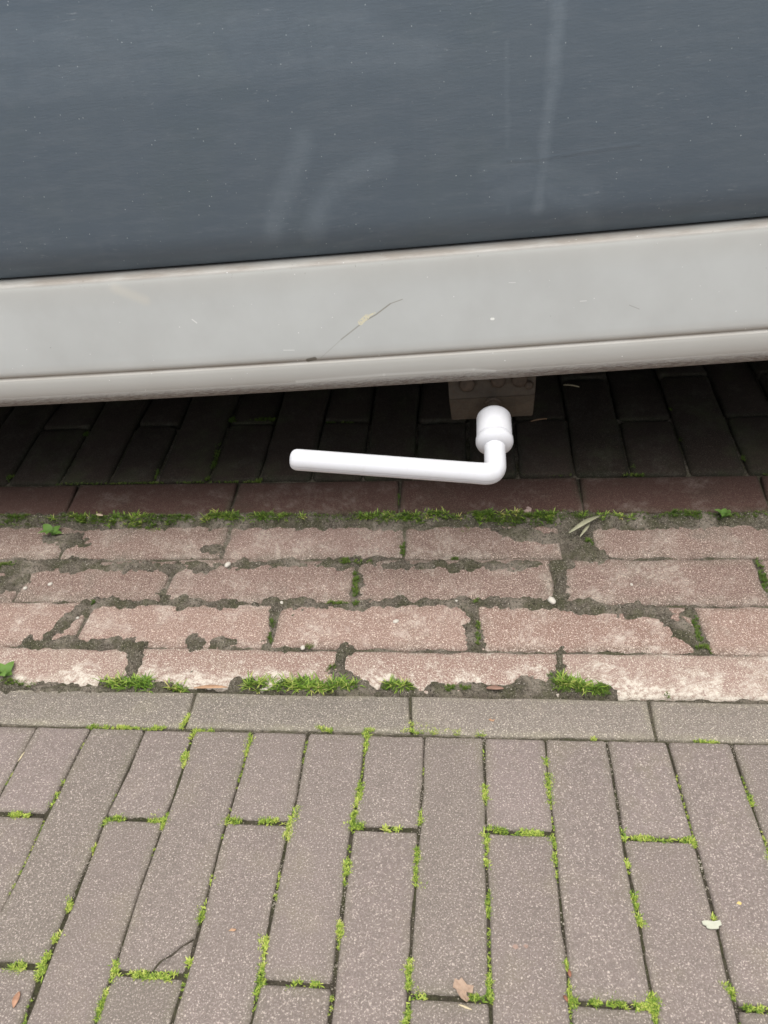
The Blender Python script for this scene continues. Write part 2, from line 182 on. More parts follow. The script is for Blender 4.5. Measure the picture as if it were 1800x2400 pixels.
def brick_mat(name, c1, c2, sand, grain=1.0, lime=0.0, limecol=(.50, .44, .37), stain=(.10, .095, .055), stain_amt=.3, moss=0.0, size=(.05, .17), edge=(.15, .14, .09), edge_amt=.45, lime_low=False, rough=.9, ew=.0085):
    M = Mat(name, .88); M.b.inputs['Specular IOR Level'].default_value = .25
    P = M.pos(); oi = M.n('ShaderNodeObjectInfo').outputs['Random']
    G = M.n('ShaderNodeTexCoord').outputs['Generated']; sg = M.n('ShaderNodeSeparateXYZ'); M.l(G, sg.inputs[0])
    def em(o_, w_): return M.math('MULTIPLY', M.math('MINIMUM', o_, M.math('SUBTRACT', 1.0, o_)), w_)
    ed = M.math('MINIMUM', em(sg.outputs[0], size[0]), em(sg.outputs[1], size[1]))
    big = M.noise(P, 20, 5); mid = M.noise(P, 110, 5, .65); fine = M.noise(P, 620, 4, .8); vf = M.noise(P, 1500, 2, .7)
    col = M.mix(M.ramp(M.math('ADD', M.math('MULTIPLY', oi, .65), M.math('MULTIPLY', big, .6)), .30, .95), c1, c2)
    col = M.mix(M.ramp(mid, .35, .70, .0, .40), col, tuple(v*.74 for v in c1))
    col = M.mix(M.ramp(big, .54, .72, 0, stain_amt), col, stain)
    ef = M.math('MULTIPLY', M.ramp(M.math('ADD', ed, M.math('MULTIPLY', M.math('SUBTRACT', mid, .5), .012)), ew, .0008), M.ramp(M.noise(P, 28, 3), .35, .6, .25, 1.))
    col = M.mix(M.math('MULTIPLY', ef, edge_amt), col, edge)
    col = M.mix(M.ramp(vf, .50, .66, 0, .42*grain), col, tuple(v*.35 for v in c1))
    col = M.mix(M.ramp(fine, .50, .60, 0, .70*grain), col, sand)
    col = M.mix(M.ramp(M.noise(P, 850, 2, .6), .585, .65, 0, .75*grain), col, tuple(min(.78, v*1.9) for v in sand))
    if lime:
        lo = M.ramp(sg.outputs[1], .75, .05, -.05, .13) if lime_low else 0.
        lm = M.math('MULTIPLY', M.ramp(M.math('ADD', M.noise(P, 26, 6, .75), lo), .50, .64), M.ramp(M.noise(P, 210, 5, .8), .40, .58))
        col = M.mix(M.math('MULTIPLY', lm, lime), col, limecol)
    if moss:
        col = M.mix(M.ramp(M.noise(P, 16, 5, .65), .52, .72, 0, moss), col, (.07, .085, .035))
    v = M.n('ShaderNodeTexNoise'); v.inputs['Scale'].default_value = 500; M.l(P, v.inputs['Vector'])
    ds = M.n('ShaderNodeVectorMath', operation='MULTIPLY_ADD'); M.l(v.outputs['Color'], ds.inputs[0]); ds.inputs[1].default_value = (.0016,)*3; M.l(P, ds.inputs[2])
    sp = M.math('MAXIMUM', M.speck(ds.outputs[0], 300, .24, .24), M.speck(ds.outputs[0], 130, .15, .10))
    col = M.mix(M.math('MULTIPLY', sp, .62*grain), col, tuple(min(.8, v_*2.0) for v_ in sand))
    n = M.bump(mid, .0014, .6); n = M.bump(fine, .0007, .9, n)
    return M.done(col, rough, n)
M_STREET = brick_mat('street_brick', (.166, .140, .118), (.215, .170, .158), (.31, .265, .23), .78, stain=(.19, .165, .115), stain_amt=.5)
M_BORDER = brick_mat('border_brick', (.162, .140, .119), (.215, .180, .155), (.33, .29, .24), .95, stain=(.19, .17, .12), stain_amt=.5, size=(.2, .046), edge=(.26, .24, .16), edge_amt=.6)
GEDGE = (.135, .112, .085)
M_GUTTER_UP = brick_mat('dark_gutter_brick', (.155, .099, .079), (.215, .140, .118), (.36, .29, .24), .95, lime=.7, limecol=(.40, .345, .285), stain=(.135, .108, .085), stain_amt=.85, size=(.2, .06), edge=GEDGE, edge_amt=.9, ew=.015)  # darker version of the gutter brick, used for the two upper rows
M_GUTTER = brick_mat('gutter_brick', (.222, .136, .107), (.285, .188, .152), (.43, .345, .285), .95, lime=.7, limecol=(.52, .45, .38), stain=(.20, .155, .12), stain_amt=.6, size=(.2, .06), edge=GEDGE, edge_amt=.75, ew=.012)
M_LIMED = brick_mat('limed_gutter_brick', (.250, .154, .124), (.305, .207, .170), (.46, .38, .315), 1.0, lime=.9, limecol=(.60, .545, .46), stain=(.25, .19, .145), stain_amt=.5, size=(.2, .05), edge=(.20, .17, .125), edge_amt=.6, lime_low=True, ew=.010)
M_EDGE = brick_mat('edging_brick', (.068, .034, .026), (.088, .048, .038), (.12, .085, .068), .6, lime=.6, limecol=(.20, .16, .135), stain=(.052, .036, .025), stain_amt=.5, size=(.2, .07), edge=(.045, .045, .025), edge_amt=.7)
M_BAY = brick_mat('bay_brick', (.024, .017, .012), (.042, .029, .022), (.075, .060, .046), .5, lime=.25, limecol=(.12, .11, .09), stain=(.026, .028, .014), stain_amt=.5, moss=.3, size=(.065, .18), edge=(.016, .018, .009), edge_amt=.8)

def soil_mat():
    M = Mat('soil', .95); P = M.pos(); M.b.inputs['Specular IOR Level'].default_value = .15
    a = M.noise(P, 60, 5); f = M.noise(P, 700, 3, .8); g = M.noise(P, 18, 4)
    col = M.mix(M.ramp(a, .3, .7), (.075, .062, .048), (.20, .168, .132))
    col = M.mix(M.ramp(g, .45, .62, 0, .75), col, (.085, .078, .053))
    col = M.mix(M.ramp(g, .50, .38, 0, .85), col, (.25, .215, .17))
    col = M.mix(M.ramp(M.noise(P, 40, 4, .7), .58, .70, 0, .35), col, (.05, .062, .025))
    col = M.mix(M.ramp(f, .52, .66, 0, .75), col, (.30, .265, .215))
    jt = M.n('ShaderNodeSeparateXYZ'); M.l(P, jt.inputs[0])
    col = M.mix(M.ramp(jt.outputs[1], .0015, -.0015, 0, .80), col, (.036, .031, .020))
    col = M.mix(M.ramp(M.noise(P, 45, 3), .45, .6, 0, .5), col, (.055, .062, .022))
    col = M.mix(M.speck(P, 560, .30, .30), col, (.36, .32, .26))
    col = M.mix(M.ramp(M.noise(P, 420, 3, .8), .47, .38, 0, .75), col, (.022, .018, .013))
    col = M.mix(M.ramp(M.noise(P, 300, 4, .85), .46, .36, 0, .6), col, (.030, .025, .018))
    n = M.bump(f, .0014, 1.); n = M.bump(M.noise(P, 260, 3, .8), .0025, .9, n)
    return M.done(col, .97, n)
M_SOIL = soil_mat()
def plain(name, col, rough=.7, var=.25, scale=60, metal=0.):
    M = Mat(name, rough); P = M.objco()
    c = M.mix(M.ramp(M.noise(P, scale, 4), .3, .7), tuple(v*(1-var) for v in col), tuple(min(1, v*(1+var)) for v in col))
    M.b.inputs['Metallic'].default_value = metal
    return M.done(c, rough)
def leafy(name, stops, dead=None, translucent=.25):
    M = Mat(name, .6); g = M.n('ShaderNodeNewGeometry'); r = M.n('ShaderNodeValToRGB')
    r.color_ramp.interpolation = 'LINEAR'
    els = r.color_ramp.elements
    while len(els) < len(stops): els.new(.5)
    for e, (p_, c_) in zip(els, stops): e.position = p_; e.color = c_+(1,)
    nz = M.noise(g.outputs['Position'], 35, 3)
    M.l(M.math('ADD', M.math('MULTIPLY', g.outputs['Random Per Island'], .6), M.ramp(nz, .3, .7, 0, .4)), r.inputs[0])
    M.b.inputs['Specular IOR Level'].default_value = .3
    tr = M.n('ShaderNodeBsdfTranslucent'); M.l(r.outputs[0], tr.inputs[0])
    mx = M.n('ShaderNodeMixShader'); mx.inputs[0].default_value = translucent
    M.l(r.outputs[0], M.b.inputs['Base Color']); M.l(M.b.outputs[0], mx.inputs[1]); M.l(tr.outputs[0], mx.inputs[2])
    M.l(mx.outputs[0], M.t.nodes['Material Output'].inputs[0]); return M.m
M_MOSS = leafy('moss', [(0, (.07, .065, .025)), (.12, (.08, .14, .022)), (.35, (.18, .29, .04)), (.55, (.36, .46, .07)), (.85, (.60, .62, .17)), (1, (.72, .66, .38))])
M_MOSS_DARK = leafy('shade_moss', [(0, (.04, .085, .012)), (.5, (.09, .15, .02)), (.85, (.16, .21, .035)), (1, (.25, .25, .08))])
M_GRASS = leafy('grass_blades', [(0, (.06, .13, .018)), (.4, (.15, .27, .03)), (.65, (.27, .38, .06)), (.85, (.50, .48, .15)), (1, (.58, .42, .2))])
M_WEED = leafy('weed_leaf', [(0, (.09, .18, .035)), (1, (.17, .29, .06))])

# ------------------------------------------------------------------ brick builder
PLACED = []
def brick(poly, zone, mat, parent, step=.034, depth=.055, chamfer=.0019, drop=.0015, dz=0., tilt=(0., 0.), wob=.0005, crown=.0):
    """one paver: poly is its counter-clockwise plan outline on the zone's plane"""
    P = [Vector((a, b)) for a, b in poly]; out = []
    for i, a in enumerate(P):
        b = P[(i+1) % len(P)]; L = (b-a).length; k = max(1, int(round(L/step)))
        for j in range(k):
            q = a.lerp(b, j/k)
            if j: 
                nrm = Vector((b.y-a.y, a.x-b.x)).normalized(); q = q+nrm*random.uniform(-wob, wob)
            out.append(q)
    c = sum(P, Vector((0, 0)))/len(P); n = len(out)
    zc = zh(zone, c.y)+dz
    ya_, yb_ = min(q.y for q in out), max(q.y for q in out); sl = (zh(zone, yb_)-zh(zone, ya_))/(yb_-ya_); zc = .5*(zh(zone, ya_)+zh(zone, yb_))+dz
    V = []
    def ring(inset, dzz):
        for q in out:
            d = (c-q); hx = max(abs(d.x)-inset, .001)/max(abs(d.x), 1e-6); hy = max(abs(d.y)-inset, .001)/max(abs(d.y), 1e-6)
            x, y = -d.x*(hx if abs(d.x) > inset else 1), -d.y*(hy if abs(d.y) > inset else 1)
            V.append((x, y, x*tilt[0]+y*(tilt[1]+sl)+dzz))
    ring(0, -depth); ring(0, -drop*1.6); ring(chamfer*.45, -drop*.45); ring(chamfer*1.4, 0)
    F = [tuple(range(3*n, 4*n))]
    for r in range(3):
        for i in range(n):
            j = (i+1) % n; F.append((r*n+i, r*n+j, (r+1)*n+j, (r+1)*n+i))
    o = obj('brick', V, F, mat, parent, False, (c.x, c.y, zc))
    for pl in o.data.polygons: pl.use_smooth = True
    PLACED.append((c, zc)); return o
def rjit(v): return random.uniform(-v, v)
def rect(x0, x1, y0, y1, j=.0006, x0b=None, x1b=None):
    """x0,x1 at the lower edge y0; x0b,x1b at y1"""
    x0b = x0 if x0b is None else x0b; x1b = x1 if x1b is None else x1b
    return [(x0+rjit(j), y0+rjit(j)), (x1+rjit(j), y0+rjit(j)), (x1b+rjit(j), y1+rjit(j)), (x0b+rjit(j), y1+rjit(j))]
def rounded(poly, r, j=.001):
    out = []
    n = len(poly)
    for i in range(n):
        p = Vector(poly[i]); a = Vector(poly[i-1]); b = Vector(poly[(i+1) % n])
        out.append(tuple(p+(a-p).normalized()*(r+rjit(j)))); out.append(tuple(p+((a-p).normalized()+(b-p).normalized())*r*.28)); out.append(tuple(p+(b-p).normalized()*(r+rjit(j))))
    return out

# ------------------------------------------------------------------ ground sheet
yy = [-60, -9, -1.4, -.62, 0, .05, .0515, .285, .3025, .374, YK, Y_BAY_TOP, 1.9, 9, 60]
V = []; F = []
for y in yy:
    for x in (-60, -1.7, 1.5, 60):
        near = -.62 <= y <= 1.9
        V.append((x, y, float(base_height(y)) - (.03 if near else .004)))
for i in range(len(yy)-1):
    for j in range(3): F.append((i*4+j, i*4+j+1, i*4+j+5, i*4+j+4))
def far_ground():
    M = Mat('far_paving', .92); P = M.pos()
    br = M.n('ShaderNodeTexBrick'); mp = M.n('ShaderNodeMapping'); mp.inputs['Rotation'].default_value = (0, 0, R_(90)); M.l(P, mp.inputs[0]); M.l(mp.outputs[0], br.inputs[0])
    br.inputs['Scale'].default_value = 1.; br.inputs['Brick Width'].default_value = .206; br.inputs['Row Height'].default_value = .0514; br.inputs['Mortar Size'].default_value = .002
    br.inputs['Color1'].default_value = (.21, .18, .16, 1); br.inputs['Color2'].default_value = (.25, .21, .19, 1); br.inputs['Mortar'].default_value = (.06, .06, .035, 1)
    c = M.mix(M.ramp(M.noise(P, 5, 5), .3, .7, 0, .5), br.outputs[0], (.19, .165, .14)); return M.done(c, .92)
ground = tag(obj('ground', V, F, far_ground()), 'sand bed and paving that carries the street, gutter and bay', 'ground', kind='structure')

# ------------------------------------------------------------------ street paving (grey-brown clinkers on edge)
street = tag(empty('street_paving', (0, -.2, 0)), 'grey brown narrow brick paving in the foreground with mossy joints', 'street paving', kind='structure')
street.location = (0, 0, 0)
PX = .0514
def joint_x(i, y):
    if i in FRONT_JOINTS:
        pts = sorted(FRONT_JOINTS[i], key=lambda q: q[1]); ys = [q[1] for q in pts]; xs = [q[0] for q in pts]
        if y < ys[0]:
            return xs[0]+(i*PX-.459+0.0 - (i*PX-.459))*0
        return float(np.interp(y, ys, xs))
    a = (1 if i < 1 else 13)
    return joint_x(a, max(y, -.05))+(i-a)*PX+.0006*math.sin(i*7.1+y*31)
CR = [(x, y) for x, y in CRACK]
def column(i):
    half = (i % 2 == 1)
    cuts = [-.0015]
    if half: cuts.append(FRONT_HALF.get(i, -.101+rjit(.001)))
    else: cuts.append(FRONT_FULL.get(i, -.206+rjit(.001)))
    while cuts[-1] > -.75: cuts.append(cuts[-1]-.2065+rjit(.0012))
    tint = rjit(.0002)
    for k in range(len(cuts)-1):
        yt, yb = cuts[k]-(.0017 if k else .0), cuts[k+1]+.0017
        g0, g1 = .0008+rjit(.0005), .0008+rjit(.0005)
        n = 4 if yt-yb > .12 else 2
        ysl = [yt+(yb-yt)*t/n for t in range(n+1)]
        Lp = [(joint_x(i, y)+g0+rjit(.0003), y) for y in ysl]; Rp = [(joint_x(i+1, y)-g1+rjit(.0003), y) for y in ysl]
        for A, s_ in ((Lp, 1), (Rp, -1)):                       # small worn corners
            A[0] = (A[0][0]+s_*.0012, A[0][1]); A[-1] = (A[-1][0]+s_*.0016, A[-1][1])
            A.insert(1, (A[0][0]-s_*.0012, yt-.0022)); A.insert(-1, (A[-1][0]-s_*.0016, yb+.0030))
        tl = (rjit(.004), rjit(.003)); dz = rjit(.0006)
        if i == 4 and k == 0:
            # the cracked brick: main body and its broken-off corner
            cr = CR
            main = Lp + [(cr[4][0]-.0003, yb)] + [(x-.0003, y+.0003) for x, y in reversed(cr[1:4])] + [(Rp[-3][0], cr[0][1]+.0008)] + list(reversed([q for q in Rp if q[1] > cr[0][1]+.01]))
            brick(main, 'front', M_STREET, street, dz=dz, tilt=tl)
            chip = [(cr[4][0]+.0003, yb)] + [(Rp[-1][0]-.001, yb), (Rp[-2][0]-.0005, yb+.006), (Rp[-2][0]-.0008, cr[0][1]-.0012)] + [(x+.0003, y-.0003) for x, y in cr[1:4]]
            brick(chip, 'front', M_STREET, street, dz=-.0008, tilt=(.01, -.012))
        else:
            brick(Lp+list(reversed(Rp)), 'front', M_STREET, street, dz=dz, tilt=tl, wob=.0007, step=.02)
for i in range(-7, 21): column(i)

# ------------------------------------------------------------------ border row between street and gutter
border = tag(empty('border_row'), 'single row of grey bricks laid end to end along the gutter', 'kerb row', kind='structure')
bj = list(BORDER_JOINTS)
while bj[0][0][0] > -1.0: bj.insert(0, ((bj[0][0][0]-.2085, .046), (bj[0][1][0]-.2085, .002)))
while bj[-1][0][0] < .95: bj.append(((bj[-1][0][0]+.2085, .046), (bj[-1][1][0]+.2085, .002)))
for a, b in zip(bj[:-1], bj[1:]):
    g = .0014+rjit(.0004)
    po = [(a[1][0]+g, .0022), (a[1][0]+.07, .0018+rjit(.0012)), (a[1][0]+.14, .0018+rjit(.0012)), (b[1][0]-g, .0022), (b[0][0]-g, .0480), (a[0][0]+.14, .0480+rjit(.0008)), (a[0][0]+.07, .0480+rjit(.0008)), (a[0][0]+g, .0480)]
    brick(rounded(po, .002, .0005) if False else po, 'border', M_BORDER, border, dz=rjit(.0004), tilt=(rjit(.002), 0), chamfer=.0024, step=.03, wob=.0008)

# ------------------------------------------------------------------ gutter: four rows of pink bricks
gutter = tag(empty('gutter'), 'worn pink brick gutter of four rows half buried in soil', 'gutter', kind='structure')
GY = [(.2358, .3010), (.1686, .2346), (.1064, .1676), (.0542, .1056)]
GJ = [list(r) for r in GUTTER_JOINTS]
for r, (y0, y1) in enumerate(GY):
    js = GJ[r]
    while js[0] > -1.0: js.insert(0, js[0]-.211)
    while js[-1] < .95: js.append(js[-1]+.211)
    for a, b in zip(js[:-1], js[1:]):
        if r == 0 and abs(b-.1161) < .002: b -= .018
        if r == 0 and abs(a-.1161) < .002: a += .015
        if r == 1 and abs(b-.0915) < .002: b -= .006
        if r == 1 and abs(a-.0915) < .002: a += .004
        if r == 1 and abs(b-.2993) < .002: b -= .002
        g = .0016+rjit(.0007)
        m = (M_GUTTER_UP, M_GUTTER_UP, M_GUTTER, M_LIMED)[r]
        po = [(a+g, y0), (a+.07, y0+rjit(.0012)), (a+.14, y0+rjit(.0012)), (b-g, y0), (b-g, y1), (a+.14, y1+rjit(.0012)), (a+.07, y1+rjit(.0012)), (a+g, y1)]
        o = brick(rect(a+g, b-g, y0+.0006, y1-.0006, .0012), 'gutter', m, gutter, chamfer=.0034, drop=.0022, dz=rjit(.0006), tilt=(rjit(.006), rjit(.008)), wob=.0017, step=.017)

# ------------------------------------------------------------------ dark edging row
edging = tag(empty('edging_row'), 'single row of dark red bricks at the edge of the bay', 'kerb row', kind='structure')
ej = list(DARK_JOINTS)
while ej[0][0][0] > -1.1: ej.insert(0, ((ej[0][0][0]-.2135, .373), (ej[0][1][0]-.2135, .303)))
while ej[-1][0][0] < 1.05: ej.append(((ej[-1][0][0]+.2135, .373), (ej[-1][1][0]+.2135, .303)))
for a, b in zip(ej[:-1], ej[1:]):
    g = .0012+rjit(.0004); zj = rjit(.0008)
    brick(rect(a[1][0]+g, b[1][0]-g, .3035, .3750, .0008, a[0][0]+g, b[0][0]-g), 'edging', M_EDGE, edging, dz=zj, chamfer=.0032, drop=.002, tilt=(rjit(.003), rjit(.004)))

# ------------------------------------------------------------------ parking bay under the vehicle
bay = tag(empty('parking_bay'), 'dark brick paving in the shade under the vehicle', 'bay paving', kind='structure')
kj = list(BAY_JOINTS)
while kj[0] > -1.25: kj.insert(0, kj[0]-.067)
off = kj.index(BAY_JOINTS[0])
while kj[-1] < 1.15: kj.append(kj[-1]+.067)
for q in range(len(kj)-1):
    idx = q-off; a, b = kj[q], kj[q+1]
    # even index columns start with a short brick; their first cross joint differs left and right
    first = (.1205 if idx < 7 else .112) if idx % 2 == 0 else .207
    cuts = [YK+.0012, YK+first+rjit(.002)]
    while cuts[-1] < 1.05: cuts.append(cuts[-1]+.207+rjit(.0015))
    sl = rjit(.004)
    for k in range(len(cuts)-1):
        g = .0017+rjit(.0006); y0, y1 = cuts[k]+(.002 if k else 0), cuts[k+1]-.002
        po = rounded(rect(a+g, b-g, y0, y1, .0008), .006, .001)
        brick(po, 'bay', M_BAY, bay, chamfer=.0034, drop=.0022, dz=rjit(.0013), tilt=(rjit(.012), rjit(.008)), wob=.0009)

# ------------------------------------------------------------------ soil: a fine height field that fills joints and creeps over the bricks
def seg_dist(X, Y, s):
    x1, y1, x2, y2, r = s; dx, dy = x2-x1, y2-y1; L = dx*dx+dy*dy+1e-12
    t = np.clip(((X-x1)*dx+(Y-y1)*dy)/L, 0, 1); return np.hypot(X-x1-t*dx, Y-y1-t*dy)
SX0, SX1, SY0, SY1, SR = -.74, .54, -.33, .66, .0017
nx = int((SX1-SX0)/SR); ny = int((SY1-SY0)/SR)
gx = np.linspace(SX0, SX1, nx); gy = np.linspace(SY0, SY1, ny); X, Y = np.meshgrid(gx, gy)
H = base_height(Y).copy()
fine = (n4(X+5, Y, .0022)-.5)*.0010+(n1(X, Y, .0045)-.5)*.0014+(n2(X, Y, .009)-.5)*.0016+(n3(X, Y, .03)-.5)*.0016
gut = ((Y > .0512) & (Y < .302)).astype(float)
H += fine*(.75+.5*gut)-.0034
H -= (Y > .305)*.0016+(Y > YK+.02)*.0015+(Y > YK+.12)*.006-(Y < -.002)*(.0004+.0016*np.clip((n4(X+2, Y, .03)-.4)/.3, 0, 1)-(n2(X, Y+1, .004)-.5)*.0012)
# gutter: shallow dips fill with soil
H += gut*(.0003+.0012*np.clip((n4(X, Y, .055)-.62)/.3, 0, 1))
rough = (n1(X+3, Y, .014)-.5)*.011+(n2(X, Y+2, .006)-.5)*.007+(n3(X+1, Y+2, .0028)-.5)*.004
for s in SOIL_BLOBS:
    x1, y1, x2, y2, r = s; m = r+.02
    i0, i1 = np.searchsorted(gx, [min(x1, x2)-m, max(x1, x2)+m]); j0, j1 = np.searchsorted(gy, [min(y1, y2)-m, max(y1, y2)+m])
    if i1 <= i0 or j1 <= j0: continue
    sl = (slice(j0, j1), slice(i0, i1)); d = seg_dist(X[sl], Y[sl], s)+rough[sl]
    lift = .0062*np.clip(1-(d-r*.62)/(.0075), 0, 1)
    H[sl] = np.maximum(H[sl], base_height(Y[sl])-.0036+lift+fine[sl]*1.3)
H = np.where(Y < .0015, np.minimum(H, -.0019+fine*.35), H)
# soil banked against the dark edging
H += .0045*np.clip(1-np.abs(Y-.296)/.010, 0, 1)*(Y < .3025)
def soil_z(x, y):
    i = min(max(int(round((x-SX0)/(SX1-SX0)*(nx-1))), 0), nx-1); j = min(max(int(round((y-SY0)/(SY1-SY0)*(ny-1))), 0), ny-1)
    return float(H[j, i])
idx = np.arange(nx*ny).reshape(ny, nx)
Q = np.stack([idx[:-1, :-1], idx[:-1, 1:], idx[1:, 1:], idx[1:, :-1]], -1).reshape(-1, 4)
soil = big_mesh('soil', np.stack([X, Y, H], -1), Q, M_SOIL)
soil.data.polygons.foreach_set('use_smooth', [True]*len(soil.data.polygons))
tag(soil, 'dark gritty soil filling the joints and covering parts of the gutter', 'soil', kind='structure')

# ------------------------------------------------------------------ moss and grass
class Blades:
    def __init__(s): s.V = []; s.T = []; s.n = 0
    def blade(s, p, d, L, wdt, curve, up=(0, 0, 1)):
        d = d.normalized(); side = d.cross(Vector(up)); 
        if side.length < 1e-4: side = Vector((1, 0, 0))
        side = side.normalized()*wdt*.5
        m = p+d*L*.55+Vector((0, 0, L*curve)); t = p+d*L
        s.V += [p-side*.7, p+side*.7, m-side, m+side, t]; b = s.n
        s.T += [(b, b+1, b+3), (b, b+3, b+2), (b+2, b+3, b+4)]; s.n += 5
    def build(s, name, mat):
        return big_mesh(name, np.array([tuple(v) for v in s.V]), np.array(s.T), mat)
def in_seg(s, soft=1.0):
    x1, y1, x2, y2, r = s; t = random.random(); a = random.random()*2*math.pi; rr = r*math.sqrt(random.random())*soft
    return x1+(x2-x1)*t+rr*math.cos(a), y1+(y2-y1)*t+rr*math.sin(a)
def area(s): return math.hypot(s[2]-s[0], s[3]-s[1])*2*s[4]+math.pi*s[4]**2
def moss_patch(B, segs, size=1., dens=1.):
    for s in segs:
        for _ in range(int(area(s)/3.6e-6*dens)+3):
            x, y = in_seg(s, .98)
            if float(n2(x, y, .007)) < .27: continue
            z = soil_z(x, y); edge = base_height(y); z = max(z, float(edge)-.0022)
            h = random.uniform(.0004, .0030)*size; c = Vector((x, y, z+h*.5)); k = random.randint(5, 8); a0 = random.random()*6.28
            for q in range(k):
                a = a0+q*6.283/k+rjit(.3); e = random.uniform(.15, 1.1)
                B.blade(c, Vector((math.cos(a)*math.cos(e), math.sin(a)*math.cos(e), math.sin(e))), random.uniform(.0016, .0042)*size, random.uniform(.0004, .0007)*size, .06)
def grass_patch(B, segs, dens=1., L0=.006, L1=.016):
    for s in segs:
        for _ in range(int(area(s)/5.5e-5*dens)+2):
            x, y = in_seg(s, .9); z = soil_z(x, y); a0 = random.random()*6.28
            for q in range(random.randint(5, 10)):
                a = a0+rjit(3.1); e = random.uniform(.05, .85); L = random.uniform(L0, L1)
                B.blade(Vector((x+rjit(.001), y+rjit(.001), z-.0005)), Vector((math.cos(a)*math.cos(e), math.sin(a)*math.cos(e), math.sin(e))), L, random.uniform(.0007, .0013), .10)
# thin scattered moss in the joints of the street, drawn along the measured joints
def along_joints():
    out = []
    for i in range(-4, 17):
        y = -.01
        while y > -.38:
            if float(n3(joint_x(i, y), y, .02)) > .62: out.append((joint_x(i, y), y, joint_x(i, y-.006), y-.006, .0012))
            y -= .008
    return out
B = Blades(); moss_patch(B, MOSS_FRONT, .9, 1.1); grass_patch(B, MOSS_FRONT, 1.3, .0025, .0065); moss_patch(B, along_joints(), .55, .7)
for i in (-5, -4, -3, -2, -1, 0, 14, 15, 16):
    if i % 2: moss_patch(B, [(joint_x(i, -.1), -.101, joint_x(i+1, -.1), -.101, .0032)])
    moss_patch(B, [(joint_x(i, -.15), -.15+rjit(.02), joint_x(i, -.15), -.18, .003)])
tag(B.build('moss', M_MOSS), 'bright yellow green moss in the joints of the grey street bricks', 'moss', kind='stuff')
B = Blades(); moss_patch(B, MOSS_BORDER, .9, 1.3)
tag(B.build('moss', M_MOSS), 'bright moss along the lower edge of the grey border row', 'moss', kind='stuff')
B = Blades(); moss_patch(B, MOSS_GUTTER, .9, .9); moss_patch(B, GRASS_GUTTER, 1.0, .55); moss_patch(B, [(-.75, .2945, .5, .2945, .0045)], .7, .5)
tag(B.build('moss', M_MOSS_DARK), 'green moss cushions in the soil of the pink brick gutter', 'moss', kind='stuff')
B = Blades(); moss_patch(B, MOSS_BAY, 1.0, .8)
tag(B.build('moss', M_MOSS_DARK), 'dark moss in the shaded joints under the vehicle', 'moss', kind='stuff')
top = [s for s in GRASS_GUTTER if s[1] > .2]; low = [s for s in GRASS_GUTTER if s[1] <= .2]
B = Blades(); grass_patch(B, top, 1.3, .004, .011); 
for _ in range(60):
    x = random.uniform(-.75, .5); grass_patch(B, [(x, .2935+rjit(.004), x+.004, .294, .002)], .5, .004, .010)
tag(B.build('grass', M_GRASS), 'short green grass below the dark edging bricks', 'grass', kind='stuff')
B = Blades(); grass_patch(B, low, 2.1, .005, .014); grass_patch(B, [(-.7, .054, -.55, .054, .005), (.35, .054, .5, .054, .005)], 1.)
tag(B.build('grass', M_GRASS), 'tufts of yellowing grass between pink gutter and grey border row', 'grass', kind='stuff')

# ------------------------------------------------------------------ grit
def surf_z(x, y):
    if y < 0: z = 0
    elif y < .050: z = zh('border', y)
    elif y < .302: z = zh('gutter', y)
    elif y < .377: z = zh('edging', y)
    else: z = zh('bay', y)
    return z
def grit(n, xr, yr, pick, size):
    V = []; T = []; k = 0
    while k < n:
        x = random.uniform(*xr); y = random.uniform(*yr)
        if not pick(x, y): continue
        s = random.uniform(*size); z = max(soil_z(x, y), surf_z(x, y)-.0032)+s*.2; a = random.random()*6.28; b = len(V)
        r = [s*random.uniform(.6, 1.2) for _ in range(4)]
        for q in range(4): V.append((x+math.cos(a+q*1.571)*r[q], y+math.sin(a+q*1.571)*r[q], z))
        V.append((x, y, z+s*.7)); V.append((x, y, z-s*.7))
        for q in range(4): T += [(b+q, b+(q+1) % 4, b+4), (b+(q+1) % 4, b+q, b+5)]
        k += 1
    return V, T
V, T = grit(5500, (-.75, .5), (.05, .302), lambda x, y: soil_z(x, y) > surf_z(x, y)-.0012, (.0003, .0009))
tag(big_mesh('grit', V, T, leafy('grit', [(0, (.07, .06, .045)), (.45, (.20, .175, .14)), (.8, (.36, .32, .26)), (1, (.60, .56, .48))], translucent=0.)), 'pale sand grains lying on the soil of the gutter', 'grit', kind='stuff')
def near_joint(x, y):
    if float(n1(x, y, .03)) < .5: return False
    return any(abs(x-joint_x(i, y)) < .0022 for i in range(-5, 18))
V, T = grit(4500, (-.62, .45), (-.32, .0), near_joint, (.0003, .0010))
tag(big_mesh('grit', V, T, bpy.data.materials['grit']), 'pale sand grains in the joints of the grey street bricks', 'grit', kind='stuff')

